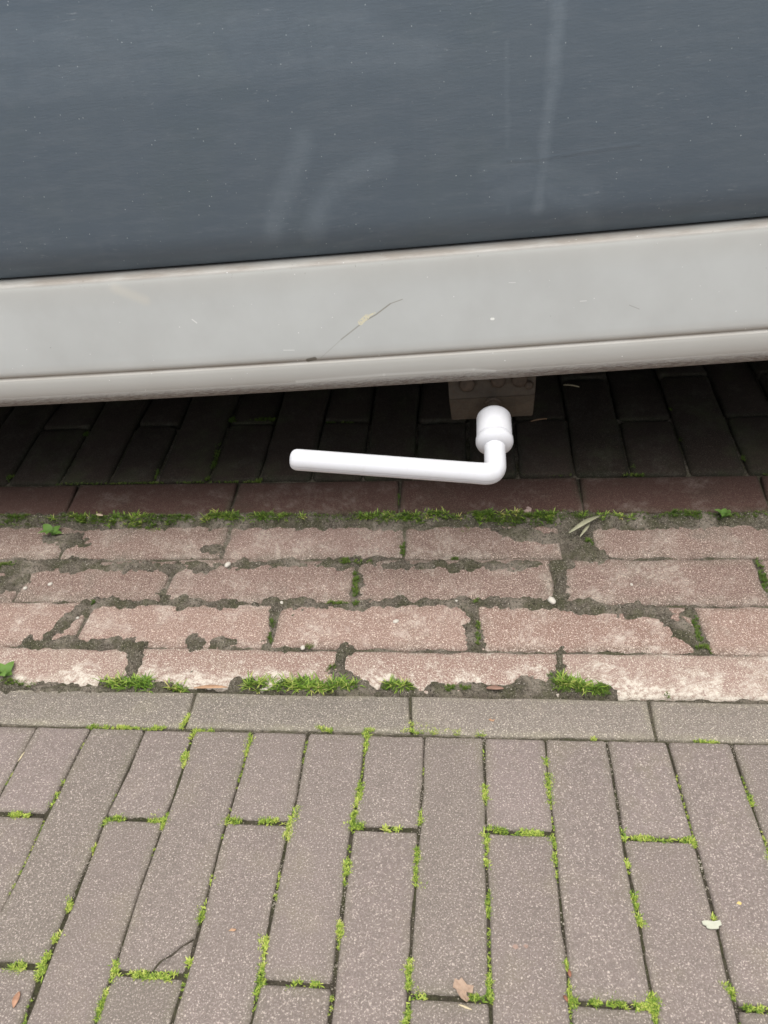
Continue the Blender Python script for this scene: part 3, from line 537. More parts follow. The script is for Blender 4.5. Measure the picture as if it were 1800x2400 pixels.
# ------------------------------------------------------------------ pebbles
M_PEB = plain('pale_pebble', (.52, .48, .41), .7, .12, 300)
plabels = ['largest white pebble on the left, in soil above the second gutter row', 'white oval pebble in the soil right of the handle, between second and third gutter rows',
 'small pale pebble at the far left of the second gutter row', 'small pale pebble just right of the leftmost one', 'pale pebble in the moss between third and fourth gutter rows',
 'tiny pebble in the soil directly below the handle bend', 'tiny pale pebble at the top of the green joint left of centre', 'tiny pebble at the left joint of the third gutter row', 'small whitish pebble lying on the middle brick of the third row', 'tiny pale pebble on the large pink brick at the right']
for (xy, r), lb in zip(PEBBLES, plabels):
    bm = bmesh.new(); bmesh.ops.create_icosphere(bm, subdivisions=2, radius=r)
    sx, sy, sz = random.uniform(.9, 1.35), random.uniform(.75, 1.), random.uniform(.5, .7)
    for v in bm.verts: v.co = Vector((v.co.x*sx, v.co.y*sy, v.co.z*sz))*(1+rjit(.10))
    o = bm_obj('pebble', bm, M_PEB, None, True, (xy[0], xy[1], max(soil_z(*xy), surf_z(*xy))+r*.35)); o.rotation_euler.z = random.random()*6
    tag(o, lb, 'pebble', 'pebbles scattered on the gutter')

# ------------------------------------------------------------------ broad-leaved weeds
def leaf_mesh(L, W, cup=.15, n=6, lobes=False):
    V = [(0, 0, 0)]; F = []
    for i in range(1, n+1):
        t = i/n; w_ = W*.5*math.sin(math.pi*min(1, t**.75)*.97+.03) * (1 if t < .999 else .1); z = L*(.28*math.sin(t*2.2)-.12*t)
        V += [(L*t, -w_, z+w_*cup), (L*t, 0, z), (L*t, w_, z+w_*cup)]
    F += [(0, 1, 2), (0, 2, 3)]
    for i in range(n-1):
        b = 1+i*3; F += [(b, b+3, b+4, b+1), (b+1, b+4, b+5, b+2)]
    return V, F
def weed(loc, n, L, label, mat=M_WEED, spread=6.28, a0=0.):
    e = empty('weed', (loc[0], loc[1], soil_z(*loc)-.0005)); tag(e, label, 'weed')
    for k in range(n):
        V, F = leaf_mesh(L*random.uniform(.75, 1.1), L*random.uniform(.5, .68))
        o = obj('leaf', V, F, mat, e, True, (0, 0, .001+.0012*k)); o.rotation_euler = (rjit(.2), -random.uniform(.05, .45), a0+spread*k/n+rjit(.25))
    bm = bmesh.new(); bmesh.ops.create_cone(bm, cap_ends=True, segments=7, radius1=.0012, radius2=.0007, depth=.006)
    bm_obj('stem', bm, mat, e, True, (0, 0, .002)); return e
weed(SPOTS['weed_left'], 8, .017, 'rosette of round pale green leaves at the left edge by the border row')
weed(SPOTS['weed_mid'], 5, .016, 'small broad leaved weed in the left part of the grass strip')
weed(SPOTS['weed_right'], 6, .011, 'small five leaved weed in the right part of the grass strip')

# ------------------------------------------------------------------ litter
def ribbon(pts, ws, thick=.0003, curl=.15):
    V = []; F = []; n = len(pts)
    for lay in (0, 1):
        for i, (p_, w_) in enumerate(zip(pts, ws)):
            a = Vector(pts[max(i-1, 0)]); b = Vector(pts[min(i+1, n-1)]); d = (b-a); sd_ = Vector((-d.y, d.x, 0)).normalized()*w_*.5; p_ = Vector(p_)
            dz = Vector((0, 0, -thick*lay))
            V += [p_-sd_+Vector((0, 0, w_*curl))+dz, p_+dz, p_+sd_+Vector((0, 0, w_*curl))+dz]
    N = n*3
    for i in range(n-1):
        b = i*3
        for q in range(2):
            F.append((b+q, b+q+1, b+q+4, b+q+3)); F.append((N+b+q, N+b+q+3, N+b+q+4, N+b+q+1))
        F.append((b, b+3, N+b+3, N+b)); F.append((b+2, N+b+2, N+b+5, b+5))
    F.append((0, N, N+1, 1)); F.append((1, N+1, N+2, 2)); e = (n-1)*3
    F.append((e, e+1, N+e+1, N+e)); F.append((e+1, e+2, N+e+2, N+e+1)); return V, F
def litter(name, a, b, width, mat, label, cat, lift=.001, arch=.0, taper=True, n=7, bend=0., thick=.0004):
    a = Vector((a[0], a[1], 0)); b = Vector((b[0], b[1], 0)); c = (a+b)/2; base = max(max(soil_z(*p_[:2]), surf_z(*p_[:2])) for p_ in (a, b, c))
    sd_ = Vector((-(b-a).y, (b-a).x, 0)); pts = []; ws = []
    for i in range(n):
        t = i/(n-1); p_ = a.lerp(b, t)-c+sd_*bend*math.sin(math.pi*t); p_.z = arch*math.sin(math.pi*t)+rjit(.0001)
        pts.append(tuple(p_)); ws.append(width*(max(.12, math.sin(math.pi*(.08+.86*t))) if taper else random.uniform(.8, 1.1)))
    V, F = ribbon(pts, ws, thick); o = obj(name, V, F, mat, None, True, (c.x, c.y, base+lift)); return tag(o, label, cat)
M_STRAW = plain('dry_straw', (.52, .44, .28), .7, .2, 200); M_BROWN = plain('dead_leaf', (.40, .24, .14), .7, .3, 150)
M_RED = plain('red_litter', (.22, .09, .05), .7, .25, 200); M_PALE = plain('paint_flake', (.42, .42, .33), .6, .06, 200)
M_DRYGREEN = plain('pale_dry_blade', (.30, .29, .19), .65, .15, 200)
bl = SPOTS['blade']; litter('fallen_leaf', bl[0], bl[1], .0062, M_DRYGREEN, 'long pale dry leaf blade lying on the soil at the right', 'leaf', .004, .004, True, 9, -.03)
litter('fallen_leaf', (bl[0][0]+.012, bl[0][1]-.001), (bl[1][0]-.012, bl[1][1]-.006), .0035, M_DRYGREEN, 'shorter narrow dry blade beside the long pale leaf', 'leaf', .003, .003, True, 7, -.06)
litter('straw', *SPOTS['straw'], .0014, M_STRAW, 'orange tipped straw stuck in the joint at far left', 'straw', .0006)
litter('straw', *SPOTS['stick'], .0012, M_STRAW, 'short tan straw below the curled brown leaf', 'straw', .0006)
litter('fallen_petal', *SPOTS['petal'], .0046, plain('rust_petal', (.33, .18, .11), .7, .3, 200), 'narrow orange fragment in the lower left corner', 'petal', .0006, .0004, True)
litter('bark_strip', *SPOTS['leafstrip'], .0042, M_BROWN, 'brown dry strip lying against the border row left of the long grass', 'bark', .003, .0008)
litter('bark_chip', *SPOTS['redchip'], .0046, plain('reddish_chip', (.24, .14, .10), .8, .2, 200), 'reddish brown chip against the border row near centre', 'bark', .003, .0006, True, thick=.0014)
litter('twig', *SPOTS['twig1'], .0030, M_STRAW, 'tan twig in the dark right of the metal bracket, upper one', 'twig', .001, .001, True, thick=.001)
litter('twig', *SPOTS['twig2'], .0022, M_BROWN, 'brown twig in the dark just below the bracket, lower one', 'twig', .001, .001, True, thick=.001)
litter('leaf_scrap', *SPOTS['red1'], .0024, M_RED, 'thin red scrap in the joint above the reddish grass tuft', 'leaf', .0014)
litter('leaf_scrap', *SPOTS['red2'], .0022, M_RED, 'red leaf scrap at the left of the lower right grass tuft', 'leaf', .0014, .001)
litter('wood_chip', *SPOTS['buff'], .0034, plain('buff_wood', (.55, .42, .30), .7, .15, 200), 'pale wood chip lying in the grass strip at the left', 'wood chip', .006, .0, True, thick=.001)
def flake(name, c, pts, mat, label, cat, lift=.0012, thick=.0006, curl=.0, rough_=.0003):
    """small leaf or flake with an uneven outline"""
    n = len(pts); mid = (sum(p_[0] for p_ in pts)/n, sum(p_[1] for p_ in pts)/n); R2 = max(math.hypot(a-mid[0], b-mid[1]) for a, b in pts)
    V = []
    for lay in (0, 1):
        for x, y in pts: V.append((x, y, curl*(math.hypot(x-mid[0], y-mid[1])/R2)**2+rjit(rough_)-thick*lay))
        for x, y in pts: V.append((mid[0]+(x-mid[0])*.5, mid[1]+(y-mid[1])*.5, curl*.25+rjit(rough_)-thick*lay))
        V.append((mid[0], mid[1], -thick*lay))
    N = 2*n+1; F = []
    for i in range(n):
        j = (i+1) % n
        F += [(i, j, n+j, n+i), (n+i, n+j, 2*n), (N+j, N+i, N+n+i, N+n+j), (N+n+j, N+n+i, N+2*n), (j, i, N+i, N+j)]
    o = obj(name, V, F, mat, None, False, (c[0], c[1], max(soil_z(*c), surf_z(*c))+lift)); return tag(o, label, cat)
s_ = .00088
flake('fallen_leaf', SPOTS['brown_leaf'], [(-7.5*s_, 1*s_), (-6*s_, 7*s_), (-3*s_, 6*s_), (-1*s_, 8*s_), (3*s_, 4*s_), (8*s_, 3*s_), (7*s_, -2*s_), (3*s_, -1*s_), (2*s_, -4*s_), (5*s_, -6*s_), (3*s_, -9*s_), (-1*s_, -6*s_), (-4*s_, -2*s_), (-5*s_, 0)], plain('tan_dead_leaf', (.31, .215, .15), .7, .2, 250), 'curled tan dead leaf on the cross joint near the bottom', 'leaf', .0025, .0005, .0022, .0006)
flake('paint_flake', SPOTS['chip'], [(-7*s_, 1.6*s_), (-3*s_, 2.6*s_), (2*s_, 2*s_), (7*s_, 3*s_), (7.4*s_, -.5*s_), (5*s_, -1.5*s_), (4.5*s_, -3.4*s_), (-1*s_, -4*s_), (-4*s_, -3.6*s_), (-4.6*s_, -1.6*s_), (-6.6*s_, -1*s_)], M_PALE, 'flat cream flake lying across a joint at the lower right', 'flake', .0016, .0007, .0004, .0001)
flake('leaf_scrap', SPOTS['leafbit'], [(-2*s_, 0), (0, 1.6*s_), (2.2*s_, .6*s_), (1*s_, -1.2*s_)], plain('yellow_bit', (.6, .45, .15), .7, .1), 'tiny yellow speck on the brick above the cream flake', 'leaf', .0007)
flake('leaf_scrap', SPOTS['leafspot'], [(-3*s_, 0), (-1*s_, 1.8*s_), (1*s_, .6*s_), (3.4*s_, 1*s_), (2*s_, -1.4*s_), (-1*s_, -1*s_)], M_BROWN, 'tiny brown shrivelled scrap on the border row brick', 'leaf', .001, .0004, .001)
flake('leaf_scrap', SPOTS['stain1'], [(-2.6*s_, 0), (-1*s_, 1.8*s_), (1.6*s_, 1.5*s_), (2.4*s_, -.6*s_), (0, -1.8*s_)], plain('orange_bit', (.28, .19, .15), .8, .1), 'faint orange scrap on a brick, left one of two', 'leaf', .0006, .0003)
flake('leaf_scrap', SPOTS['stain2'], [(-2*s_, .4*s_), (0, 1.6*s_), (2.2*s_, .5*s_), (.6*s_, -1.6*s_)], bpy.data.materials['orange_bit'], 'faint orange scrap on a brick, right one of two', 'leaf', .0006, .0003)
flake('stone_chip', SPOTS['pinkstone'], [(-6*s_, -2*s_), (-3*s_, 5*s_), (2*s_, 7*s_), (6*s_, 3*s_), (5*s_, -3*s_), (0, -5*s_)], plain('pink_stone', (.33, .24, .21), .9, .2, 200), 'pinkish grey stone chip on the dark edging right of the handle', 'stone', .0012, .003, -.001, .0006)
flake('stone_chip', SPOTS['mush'][0], [(-3*s_, -1*s_), (-1*s_, 1*s_), (3*s_, .6*s_), (2*s_, -1*s_)], M_BROWN, 'small brown scrap in a joint left of centre at the bottom', 'leaf', .0008)

# ------------------------------------------------------------------ the parked vehicle
def uv_len(p): return p
def dirt_common(M, P, xz): pass
def panel_mat():
    M = Mat('slate_panel_paint', .42); P = M.objco(); sp = M.n('ShaderNodeSeparateXYZ'); M.l(P, sp.inputs[0])
    wob = M.math('MULTIPLY', M.math('SUBTRACT', M.noise(P, 25, 3), .5), .012)
    xz = (M.math('ADD', sp.outputs[0], wob), sp.outputs[2])
    base = (.094, .123, .152)
    br = M.noise(P, 60, 4, .6, (.5, 1, 2.6)); cl = M.noise(P, 9, 5, .6); ver = M.noise(P, 30, 4, .6, (2.2, 1, .35))
    col = M.mix(M.ramp(cl, .3, .7, 0, .30), base, (.132, .155, .165))
    col = M.mix(M.ramp(M.noise(P, 6, 4), .52, .68, 0, .35), col, (.10, .13, .135))
    dust = M.ramp(br, .46, .75, 0, .11); col = M.mix(dust, col, (.26, .28, .30))
    col = M.mix(M.ramp(ver, .55, .8, 0, .05), col, (.22, .245, .27))
    tot = None
    for k, line in enumerate(SWOOSH):
        wd, amt = [(.013, .12), (.014, .13), (.008, .16), (.014, .09), (.014, .08), (.003, .05), (.025, .10), (.02, .09)][k]
        for a, b in zip(line[:-1], line[1:]):
            g = M.math('MULTIPLY', M.seg(xz, a, b, wd, .25), amt); tot = g if tot is None else M.math('MAXIMUM', tot, g)
    tot = M.math('MULTIPLY', tot, M.ramp(M.noise(P, 70, 4, .7), .25, .65, .35, 1.))
    col = M.mix(tot, col, (.36, .42, .46))
    dn = None
    for a, b in zip(PANEL_DENT[:-1], PANEL_DENT[1:]):
        g = M.seg(xz, a, b, .0022, .2); dn = g if dn is None else M.math('MAXIMUM', dn, g)
    col = M.mix(M.math('MULTIPLY', dn, .08), col, (.04, .045, .05))
    for sc, sz, de in ((260, .16, .10), (120, .085, .08), (60, .05, .06)):
        col = M.mix(M.math('MULTIPLY', M.speck(P, sc, sz, de), .55), col, (.5, .55, .55))
    st = M.ramp(M.noise(P, 260, 4, .7, (.35, 1, 1.6)), .60, .74); st = M.math('MULTIPLY', st, M.ramp(M.noise(P, 22, 4), .45, .65)); col = M.mix(M.math('MULTIPLY', st, .28), col, (.42, .45, .46))
    M.b.inputs['Metallic'].default_value = .25; M.b.inputs['Specular IOR Level'].default_value = .5
    n = M.bump(M.noise(P, 420, 2, .5, (.3, 1, 1.6)), .00022, .5); n = M.bump(dn, .0004, .25, n)
    return M.done(col, M.ramp(cl, .3, .7, .40, .56), n)
def sill_mat():
    M = Mat('grey_plastic_sill', .45); P = M.objco(); sp = M.n('ShaderNodeSeparateXYZ'); M.l(P, sp.inputs[0]); x, z = sp.outputs[0], sp.outputs[2]
    xz = (x, z); zz = M.math('SUBTRACT', z, M.math('MULTIPLY', M.math('MULTIPLY', x, x), .016))
    cl = M.noise(P, 14, 5); dr = M.noise(P, 45, 5, .7, (.3, 1, 1.4))
    col = M.mix(M.ramp(cl, .3, .7), (.475, .485, .465), (.53, .545, .525))
    # dust in the groove; road film on lower roll and top fold, darkened further against highlights
    gr = M.ramp(M.math('ABSOLUTE', M.math('SUBTRACT', zz, .0382)), .0042, .0002)
    col = M.mix(M.math('MULTIPLY', gr, M.ramp(dr, .25, .7, .55, 1.)), col, (.20, .165, .125))
    gr2 = M.ramp(M.math('ABSOLUTE', M.math('SUBTRACT', zz, .0395)), .012, .001, 0, .35); col = M.mix(gr2, col, (.34, .30, .25))
    low = M.ramp(zz, .030, .004); col = M.mix(M.math('MULTIPLY', low, M.ramp(dr, .3, .7, .45, .95)), col, (.33, .275, .24))
    col = M.mix(M.ramp(zz, .038, .033, 0, .55), col, (.37, .35, .31))  # roll painted darker to offset the overhead light on it
    tp = M.ramp(M.math('ABSOLUTE', M.math('SUBTRACT', zz, .1335)), .0035, .001); col = M.mix(M.math('MULTIPLY', tp, M.ramp(dr, .4, .6, .5, .95)), col, (.25, .215, .185))  # film colour on the fold, strengthened to hold down its highlight
    col = M.mix(M.math('MULTIPLY', M.ramp(M.math('ABSOLUTE', M.math('SUBTRACT', zz, .131)), .007, .003), M.ramp(M.noise(P, 170, 4, .8), .66, .71, 0, .8)), col, (.10, .085, .07))
    tp2 = M.ramp(zz, .105, .129, 0, .28); col = M.mix(tp2, col, (.40, .375, .32))
    for a, b in zip(RIB_GLINT[:-1], RIB_GLINT[1:]): col = M.mix(M.math('MULTIPLY', M.seg(xz, a, b, .0022, .3), .45), col, (.66, .66, .62))  # highlight of a raised rib painted as a lighter line
    spk = M.math('MULTIPLY', M.speck(P, 170, .12, .14), M.ramp(cl, .3, .6, .4, 1.)); col = M.mix(spk, col, (.8, .8, .78))
    col = M.mix(M.math('MULTIPLY', M.speck(P, 90, .07, .05), .8), col, (.10, .09, .08))
    sc = None
    for i, (a, b) in enumerate(zip(SCRATCH[:-1], SCRATCH[1:])):
        g = M.math('MULTIPLY', M.seg(xz, a, b, .0009 if i in (1, 2, 3) else .0006, .4), (.8, .9, .9, .7, .35)[i]); sc = g if sc is None else M.math('MAXIMUM', sc, g)
    col = M.mix(sc, col, (.27, .26, .22))
    ch = M.math('MAXIMUM', M.seg(xz, SCRATCH_CHIP[0], SCRATCH_CHIP[1], .0029, .75), M.seg(xz, SCRATCH_CHIP[1], SCRATCH_CHIP[2], .0012, .6))
    ch = M.math('MULTIPLY', ch, M.ramp(M.noise(P, 500, 2), .36, .44)); col = M.mix(ch, col, (.66, .62, .46))
    for k, wd, c_, am in (('m1', .0007, (.75, .75, .72), .9), ('m3', .0005, (.75, .75, .72), .7), ('smear', .007, (.60, .575, .50), .45), ('dent', .0026, (.10, .085, .06), .8), ('lowchip', .0015, (.85, .85, .8), 1.), ('scr2', .0005, (.25, .24, .22), .5), ('scr3', .0006, (.7, .7, .68), .7), ('scr4', .0005, (.7, .7, .68), .7)):
        a, b = SILL_MARKS[k]; col = M.mix(M.math('MULTIPLY', M.seg(xz, a, b, wd, .2 if wd > .003 else .6), am), col, c_)
    tex = M.math('MULTIPLY', M.noise(P, 420, 3, .6, (.45, 1, 1.3)), M.ramp(zz, .0165, .010))
    col = M.mix(M.math('MULTIPLY', M.ramp(M.noise(P, 380, 3, .7, (.4, 1, 1.3)), .40, .62, 0, .8), M.ramp(zz, .0165, .008)), col, (.16, .125, .105))
    n = M.bump(tex, .0045, 1.0); n = M.bump(M.noise(P, 900, 2), .0001, .25, n); n = M.bump(sc, -.0004, .5, n) if False else n
    return M.done(col, M.ramp(dr, .3, .7, .44, .60), n)
X3 = Vector((0.99946668, 0.02039951, 0.02549939)).normalized(); NO = X3.cross(Vector((0, 0, 1))).normalized(); UP = NO.cross(X3)
O3 = Vector((-0.09045376, 0.285, 0.1952308))
KS = .95      # scale of the measured side profile
veh = empty('parked_vehicle'); veh.matrix_world = Matrix(((X3.x, -NO.x, UP.x, O3.x), (X3.y, -NO.y, UP.y, O3.y), (X3.z, -NO.z, UP.z, O3.z), (0, 0, 0, 1)))
tag(veh, 'parked vehicle with slate grey door panel above a light grey sill', 'vehicle')
def sag(x, lim=.7):
    return .016*min(abs(x), lim)**2
def smooth_profile(pts, sub=4):
    """Catmull-Rom through (outward, up) points"""
    out = []
    for i in range(len(pts)-1):
        p0 = pts[max(i-1, 0)]; p1 = pts[i]; p2 = pts[i+1]; p3 = pts[min(i+2, len(pts)-1)]
        for k in range(sub):
            t = k/sub; o = []
            for c in (0, 1): o.append(.5*((2*p1[c])+(-p0[c]+p2[c])*t+(2*p0[c]-5*p1[c]+4*p2[c]-p3[c])*t*t+(-p0[c]+3*p1[c]-3*p2[c]+p3[c])*t**3))
            out.append(tuple(o))
    out.append(pts[-1]); return out
def extrude(name, prof, x0, x1, nx_, mat, parent, sagf=sag, smooth=True):
    V = []; F = []; n = len(prof)
    for i in range(nx_+1):
        x = x0+(x1-x0)*i/nx_; s = sagf(x)
        for o_, z in prof: V.append((x, -o_*KS, z*KS+s))
    for i in range(nx_):
        for j in range(n-1): b = i*n+j; F.append((b, b+n, b+n+1, b+1))
    return obj(name, V, F, mat, parent, smooth)
M_PANEL, M_SILL = panel_mat(), sill_mat()
M_DARK = plain('underbody_black', (.012, .011, .010), .9, .3, 20)
sill_prof = smooth_profile([(-.05, .004), (-.02, -.0012), (-.006, -.0012), (.0015, .0012), (.0065, .005), (.0105, .0105), (.0138, .018), (.0149, .026), (.0148, .0335), (.0140, .0378)], 4)
sill_prof += [(.0118, .0392), (.0112, .0402), (.0122, .0412), (.0130, .0424)]
sill_prof += smooth_profile([(.0130, .0424), (.0126, .07), (.0116, .10), (.0106, .128), (.0096, .1375), (.0078, .1402), (.0035, .1414), (-.002, .1420), (-.009, .1422), (-.03, .1415)], 4)[1:]
extrude('sill', sill_prof, -1.9, 1.9, 76, M_SILL, veh)
panel_prof = smooth_profile([(-.045, .1465), (-.018, .1445), (-.009, .1439), (-.0055, .1449), (-.0025, .1482), (.0010, .1540), (.0038, .1605), (.0058, .1680), (.0069, .1770), (.0076, .195), (.0084, .24), (.0078, .30), (.005, .37), (-.004, .48), (-.02, .62), (-.045, .78)], 5)
extrude('door_panel', panel_prof, -1.9, 1.9, 76, M_PANEL, veh)
extrude('seam', [(-.012, .1385), (-.012, .150)], -1.9, 1.9, 76, M_DARK, veh, smooth=False)
# body above the panel, roof, far side, floor: closes the shell
def loop_box(name, y0, y1, z0, z1, x0, x1, mat):
    bm = bmesh.new(); bmesh.ops.create_cube(bm, size=1.)
    for v in bm.verts: v.co = Vector((x0+(x1-x0)*(v.co.x+.5), y0+(y1-y0)*(v.co.y+.5), z0+(z1-z0)*(v.co.z+.5)))
    bmesh.ops.bevel(bm, geom=list(bm.edges), offset=.02, segments=2, affect='EDGES', profile=.5)
    return bm_obj(name, bm, mat, veh)
loop_box('body_shell', .055, 1.68, .155, 1.75, -1.9, 1.9, M_PANEL)
loop_box('floor', .035, 1.66, .012, .13, -1.88, 1.88, M_DARK)
loop_box('light_block', .27, 1.40, -.085, .03, -1.0, 1.0, M_DARK)  # box added low under the vehicle to keep far-side light out
roofp = smooth_profile([(-.045, .78), (-.05, .80), (-.09, 1.1), (-.16, 1.5), (-.30, 1.72), (-.42, 1.752)], 4)
extrude('window_band', roofp, -1.9, 1.9, 40, plain('dark_window_glass', (.02, .025, .03), .12, .1, 5), veh)
# wheels (outside the picture, they carry the vehicle)
M_RUB = plain('tyre_rubber', (.02, .02, .02), .85, .2, 40); M_RIM = plain('wheel_rim', (.45, .46, .47), .35, .1, 20, .8)
for wx in (-1.35, 1.35):
    for wy in (.16, 1.5):
        lx = wx; P0 = veh.matrix_world @ Vector((lx, wy, 0)); gz = float(base_height(P0.y)); Rw = .30
        zc = (gz+Rw-P0.z)+.0
        bm = bmesh.new(); ns, prof = 48, [(-.09, .20), (-.095, .26), (-.085, .29), (-.06, .30), (.06, .30), (.085, .29), (.095, .26), (.09, .20)]
        vs = [[bm.verts.new((r*math.cos(2*math.pi*i/ns), t, r*math.sin(2*math.pi*i/ns))) for t, r in prof] for i in range(ns)]
        for i in range(ns):
            for j in range(len(prof)-1): bm.faces.new((vs[i][j], vs[i][j+1], vs[(i+1) % ns][j+1], vs[(i+1) % ns][j]))
        ty = bm_obj('wheel', bm, M_RUB, veh, True, (lx, wy, zc))
        bm = bmesh.new(); bmesh.ops.create_cone(bm, cap_ends=True, segments=32, radius1=.205, radius2=.205, depth=.15); bmesh.ops.rotate(bm, verts=bm.verts, matrix=Matrix.Rotation(math.pi/2, 3, 'X'))
        bm_obj('rim', bm, M_RIM, ty, False)

# ------------------------------------------------------------------ bracket under the sill (part of the vehicle)
S0 = Vector(HANDLE['S']); AX = Vector(HANDLE['a']).normalized(); C0 = Vector(HANDLE['C']); E0 = Vector(HANDLE['E'])
Minv = veh.matrix_world.inverted()
def metal_mat():
    M = Mat('rusty_bracket_steel', .75); P = M.objco()
    a = M.noise(P, 70, 5, .65); b = M.noise(P, 260, 4, .7)
    col = M.mix(M.ramp(a, .3, .7), (.036, .027, .018), (.072, .055, .038)); col = M.mix(M.ramp(b, .55, .7, 0, .7), col, (.075, .042, .022)); col = M.mix(M.ramp(a, .62, .72, 0, .8), col, (.05, .035, .025))
    M.b.inputs['Metallic'].default_value = .2; return M.done(col, M.ramp(b, .3, .7, .55, .85), M.bump(b, .0006, .7))
M_BRK = metal_mat()
hole = S0-AX*.019                                             # where the spindle leaves the plate
side = Vector((X3.x, X3.y, X3.z)).normalized(); upf = side.cross(AX).normalized()
if upf.z < 0: upf = -upf
def plate(name, c, sx, u, w0, w1, h0, h1, t, nrm, mat, parent, bev=.0008):
    """plate through c: spans u from h0 (width w0) to h1 (width w1)"""
    bm = bmesh.new(); A = [c-sx*w0/2+u*h0, c+sx*w0/2+u*h0, c+sx*w1/2+u*h1, c-sx*w1/2+u*h1]
    v = [bm.verts.new(Minv @ p_) for p_ in A]+[bm.verts.new(Minv @ (p_-nrm*t)) for p_ in A]
    for f in ((0, 1, 2, 3), (7, 6, 5, 4), (0, 4, 5, 1), (1, 5, 6, 2), (2, 6, 7, 3), (3, 7, 4, 0)): bm.faces.new([v[i] for i in f])
    bmesh.ops.recalc_face_normals(bm, faces=bm.faces)
    bmesh.ops.bevel(bm, geom=list(bm.edges), offset=bev, segments=2, affect='EDGES'); return bm_obj(name, bm, mat, parent)
bend = hole+upf*.0100
brk = plate('bracket', hole-side*.0015, side, upf, .088, .0907, -.0223, .0100, .004, AX, M_BRK, veh)
vert = Vector((0, .05, 1)).normalized(); nv = side.cross(vert).normalized(); nv = nv if nv.y < 0 else -nv
up_plate = plate('bracket_flange', bend-side*.0015, side, vert, .0907, .0940, .0003, .060, .004, nv, M_BRK, brk)
M_BOLT = plain('rusty_bolt', (.048, .032, .020), .7, .4, 200, .2)
def disc(name, c, axis, r, h, mat, parent, seg=20, dome=.5, hexa=False):
    bm = bmesh.new(); seg = 6 if hexa else seg
    q = axis.to_track_quat('Z', 'Y').to_matrix()
    rings = [(r, 0), (r, h*.55), (r*.85, h*.85), (r*dome, h)]
    vs = [[bm.verts.new(Minv @ (c+q @ Vector((rr*math.cos(6.2832*i/seg), rr*math.sin(6.2832*i/seg), zz)))) for i in range(seg)] for rr, zz in rings]
    for a in range(len(rings)-1):
        for i in range(seg): bm.faces.new((vs[a][i], vs[a][(i+1) % seg], vs[a+1][(i+1) % seg], vs[a+1][i]))
    bm.faces.new(vs[-1]); return bm_obj(name, bm, mat, parent, not hexa)
for dx, up_, r in ((-.0275, .017, .0085), (.0050, .019, .0080), (.0270, .019, .0085), (.0370, .012, .0045)):
    disc('bolt', bend+side*dx+vert*up_+nv*.0002, nv, r, .005, M_BOLT, brk)
disc('bushing', hole+AX*.0002, AX, .0092, .0022, M_BOLT, brk, 24, .75)
disc('spindle', hole+AX*.0015, AX, .0058, .019, M_BRK, brk, 16, .95)

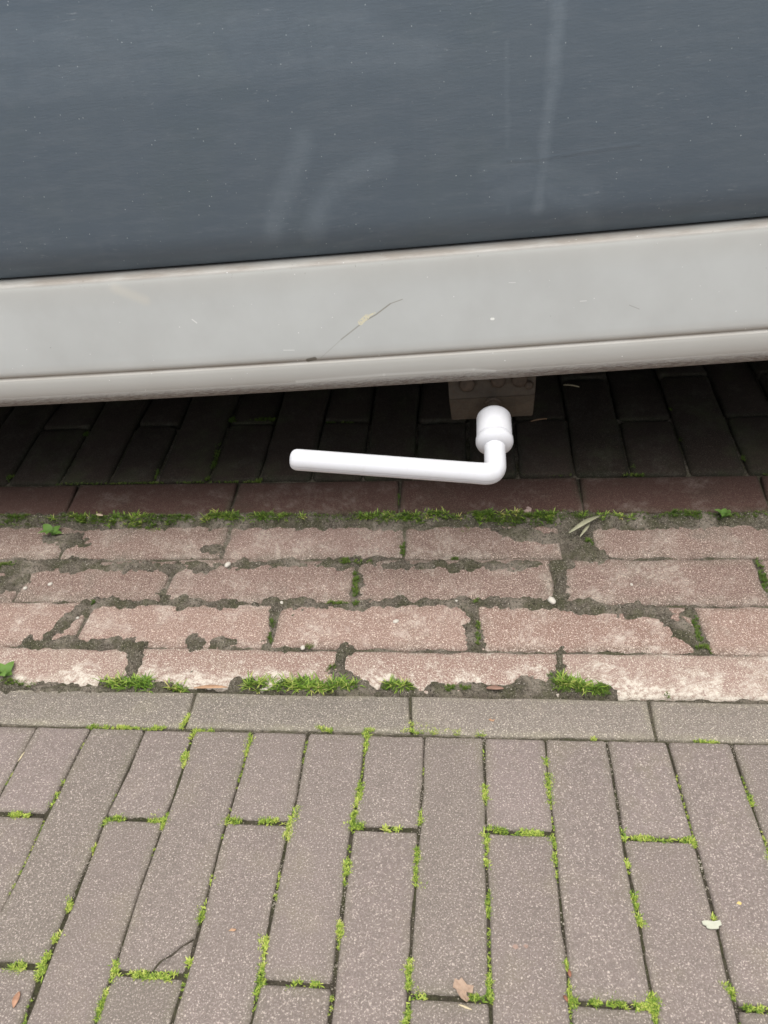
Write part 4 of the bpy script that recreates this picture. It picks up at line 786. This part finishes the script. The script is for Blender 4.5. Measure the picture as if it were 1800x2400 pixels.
# ------------------------------------------------------------------ the white lever handle
M_W = Mat('white_nylon', .38); Pw = M_W.objco(); M_W.b.inputs['Specular IOR Level'].default_value = .5
cw = M_W.mix(M_W.ramp(M_W.noise(Pw, 90, 4, .7), .52, .75, 0, .35), (.63, .63, .645), (.54, .525, .50))
cw = M_W.mix(M_W.math('MULTIPLY', M_W.speck(Pw, 160, .10, .05), .6), cw, (.35, .33, .30))
MW = M_W.done(cw, .36, M_W.bump(M_W.noise(Pw, 500, 2), .00008, .4))
hd = empty('lever_handle', tuple(S0)); tag(hd, 'white L-shaped lever handle on a spindle below the grey sill', 'door handle')
def tube(name, pts, radii, mat, parent, seg=40, ridge=None, origin=S0):
    V = []; F = []; T_ = []
    pts = [Vector(p_) for p_ in pts]; n = len(pts)
    t0 = (pts[1]-pts[0]).normalized(); u = t0.orthogonal().normalized(); prev = t0
    for i in range(n):
        t = (pts[min(i+1, n-1)]-pts[max(i-1, 0)]); t = t.normalized() if t.length > 1e-9 else prev
        u = (prev.rotation_difference(t) @ u); u = (u-t*u.dot(t)).normalized(); prev = t; v = t.cross(u)
        for k in range(seg):
            a = 2*math.pi*k/seg; d = u*math.cos(a)+v*math.sin(a); r = radii[i]
            if ridge is not None:
                g = ridge.normalized(); g = (g-t*g.dot(t)).normalized(); c_ = max(0, d.dot(g)); r *= 1+.010*math.exp(-((1-c_)/.002))-.05*math.exp(-(((1-c_)-.006)/.004)**2)
            V.append(pts[i]+d*r-origin)
    for i in range(n-1):
        for k in range(seg): F.append((i*seg+k, i*seg+(k+1) % seg, (i+1)*seg+(k+1) % seg, (i+1)*seg+k))
    F.append(tuple(reversed(range(seg)))); F.append(tuple((n-1)*seg+k for k in range(seg)))
    return obj(name, V, F, mat, parent, True)
RS = .0183
prof = [(-.0015, .0100), (-.0014, .0143), (0, .0165), (.0022, .0178), (.0050, RS), (.020, RS), (.0318, RS), (.0324, RS-.0003), (.0329, RS-.0019), (.0337, RS-.0019), (.0342, RS+.0001), (.0352, RS+.0010), (.0395, RS+.0010), (.0420, RS+.0001), (.0450, RS-.0030), (.0464, RS-.0062), (.0468, .0100)]
tube('socket', [S0+AX*t*.95 for t, r in prof], [r for t, r in prof], MW, hd, 56)
RL = .01075
dl = (E0-C0).normalized(); tip = E0-dl*0.0; k_ = .0128
path = [S0+AX*.038]; rad = [RL*1.04]
A_ = C0-AX*k_; B_ = C0+dl*k_
for t in (.25, .5, .75): path.append(path[0].lerp(A_, t)); rad.append(RL*1.02)
for i in range(15):
    t = i/14; path.append(A_*(1-t)**2+C0*2*t*(1-t)+B_*t*t); rad.append(RL*(1.02+.03*math.sin(math.pi*t)))
end = E0-dl*(-.0)
E0 = E0-dl*.0035
L = (E0-B_).length
for t in np.linspace(.06, 1, 24): path.append(B_+dl*(L*t-.0025*0)); rad.append(RL*(1-.0*t))
for a in np.linspace(.18, 1.50, 9): path.append(E0+dl*(RL*.75*math.sin(a))); rad.append(RL*max(.06, math.cos(a))**.62)
tube('lever', path, rad, MW, hd, 96, Vector((0, -.95, -.36)))
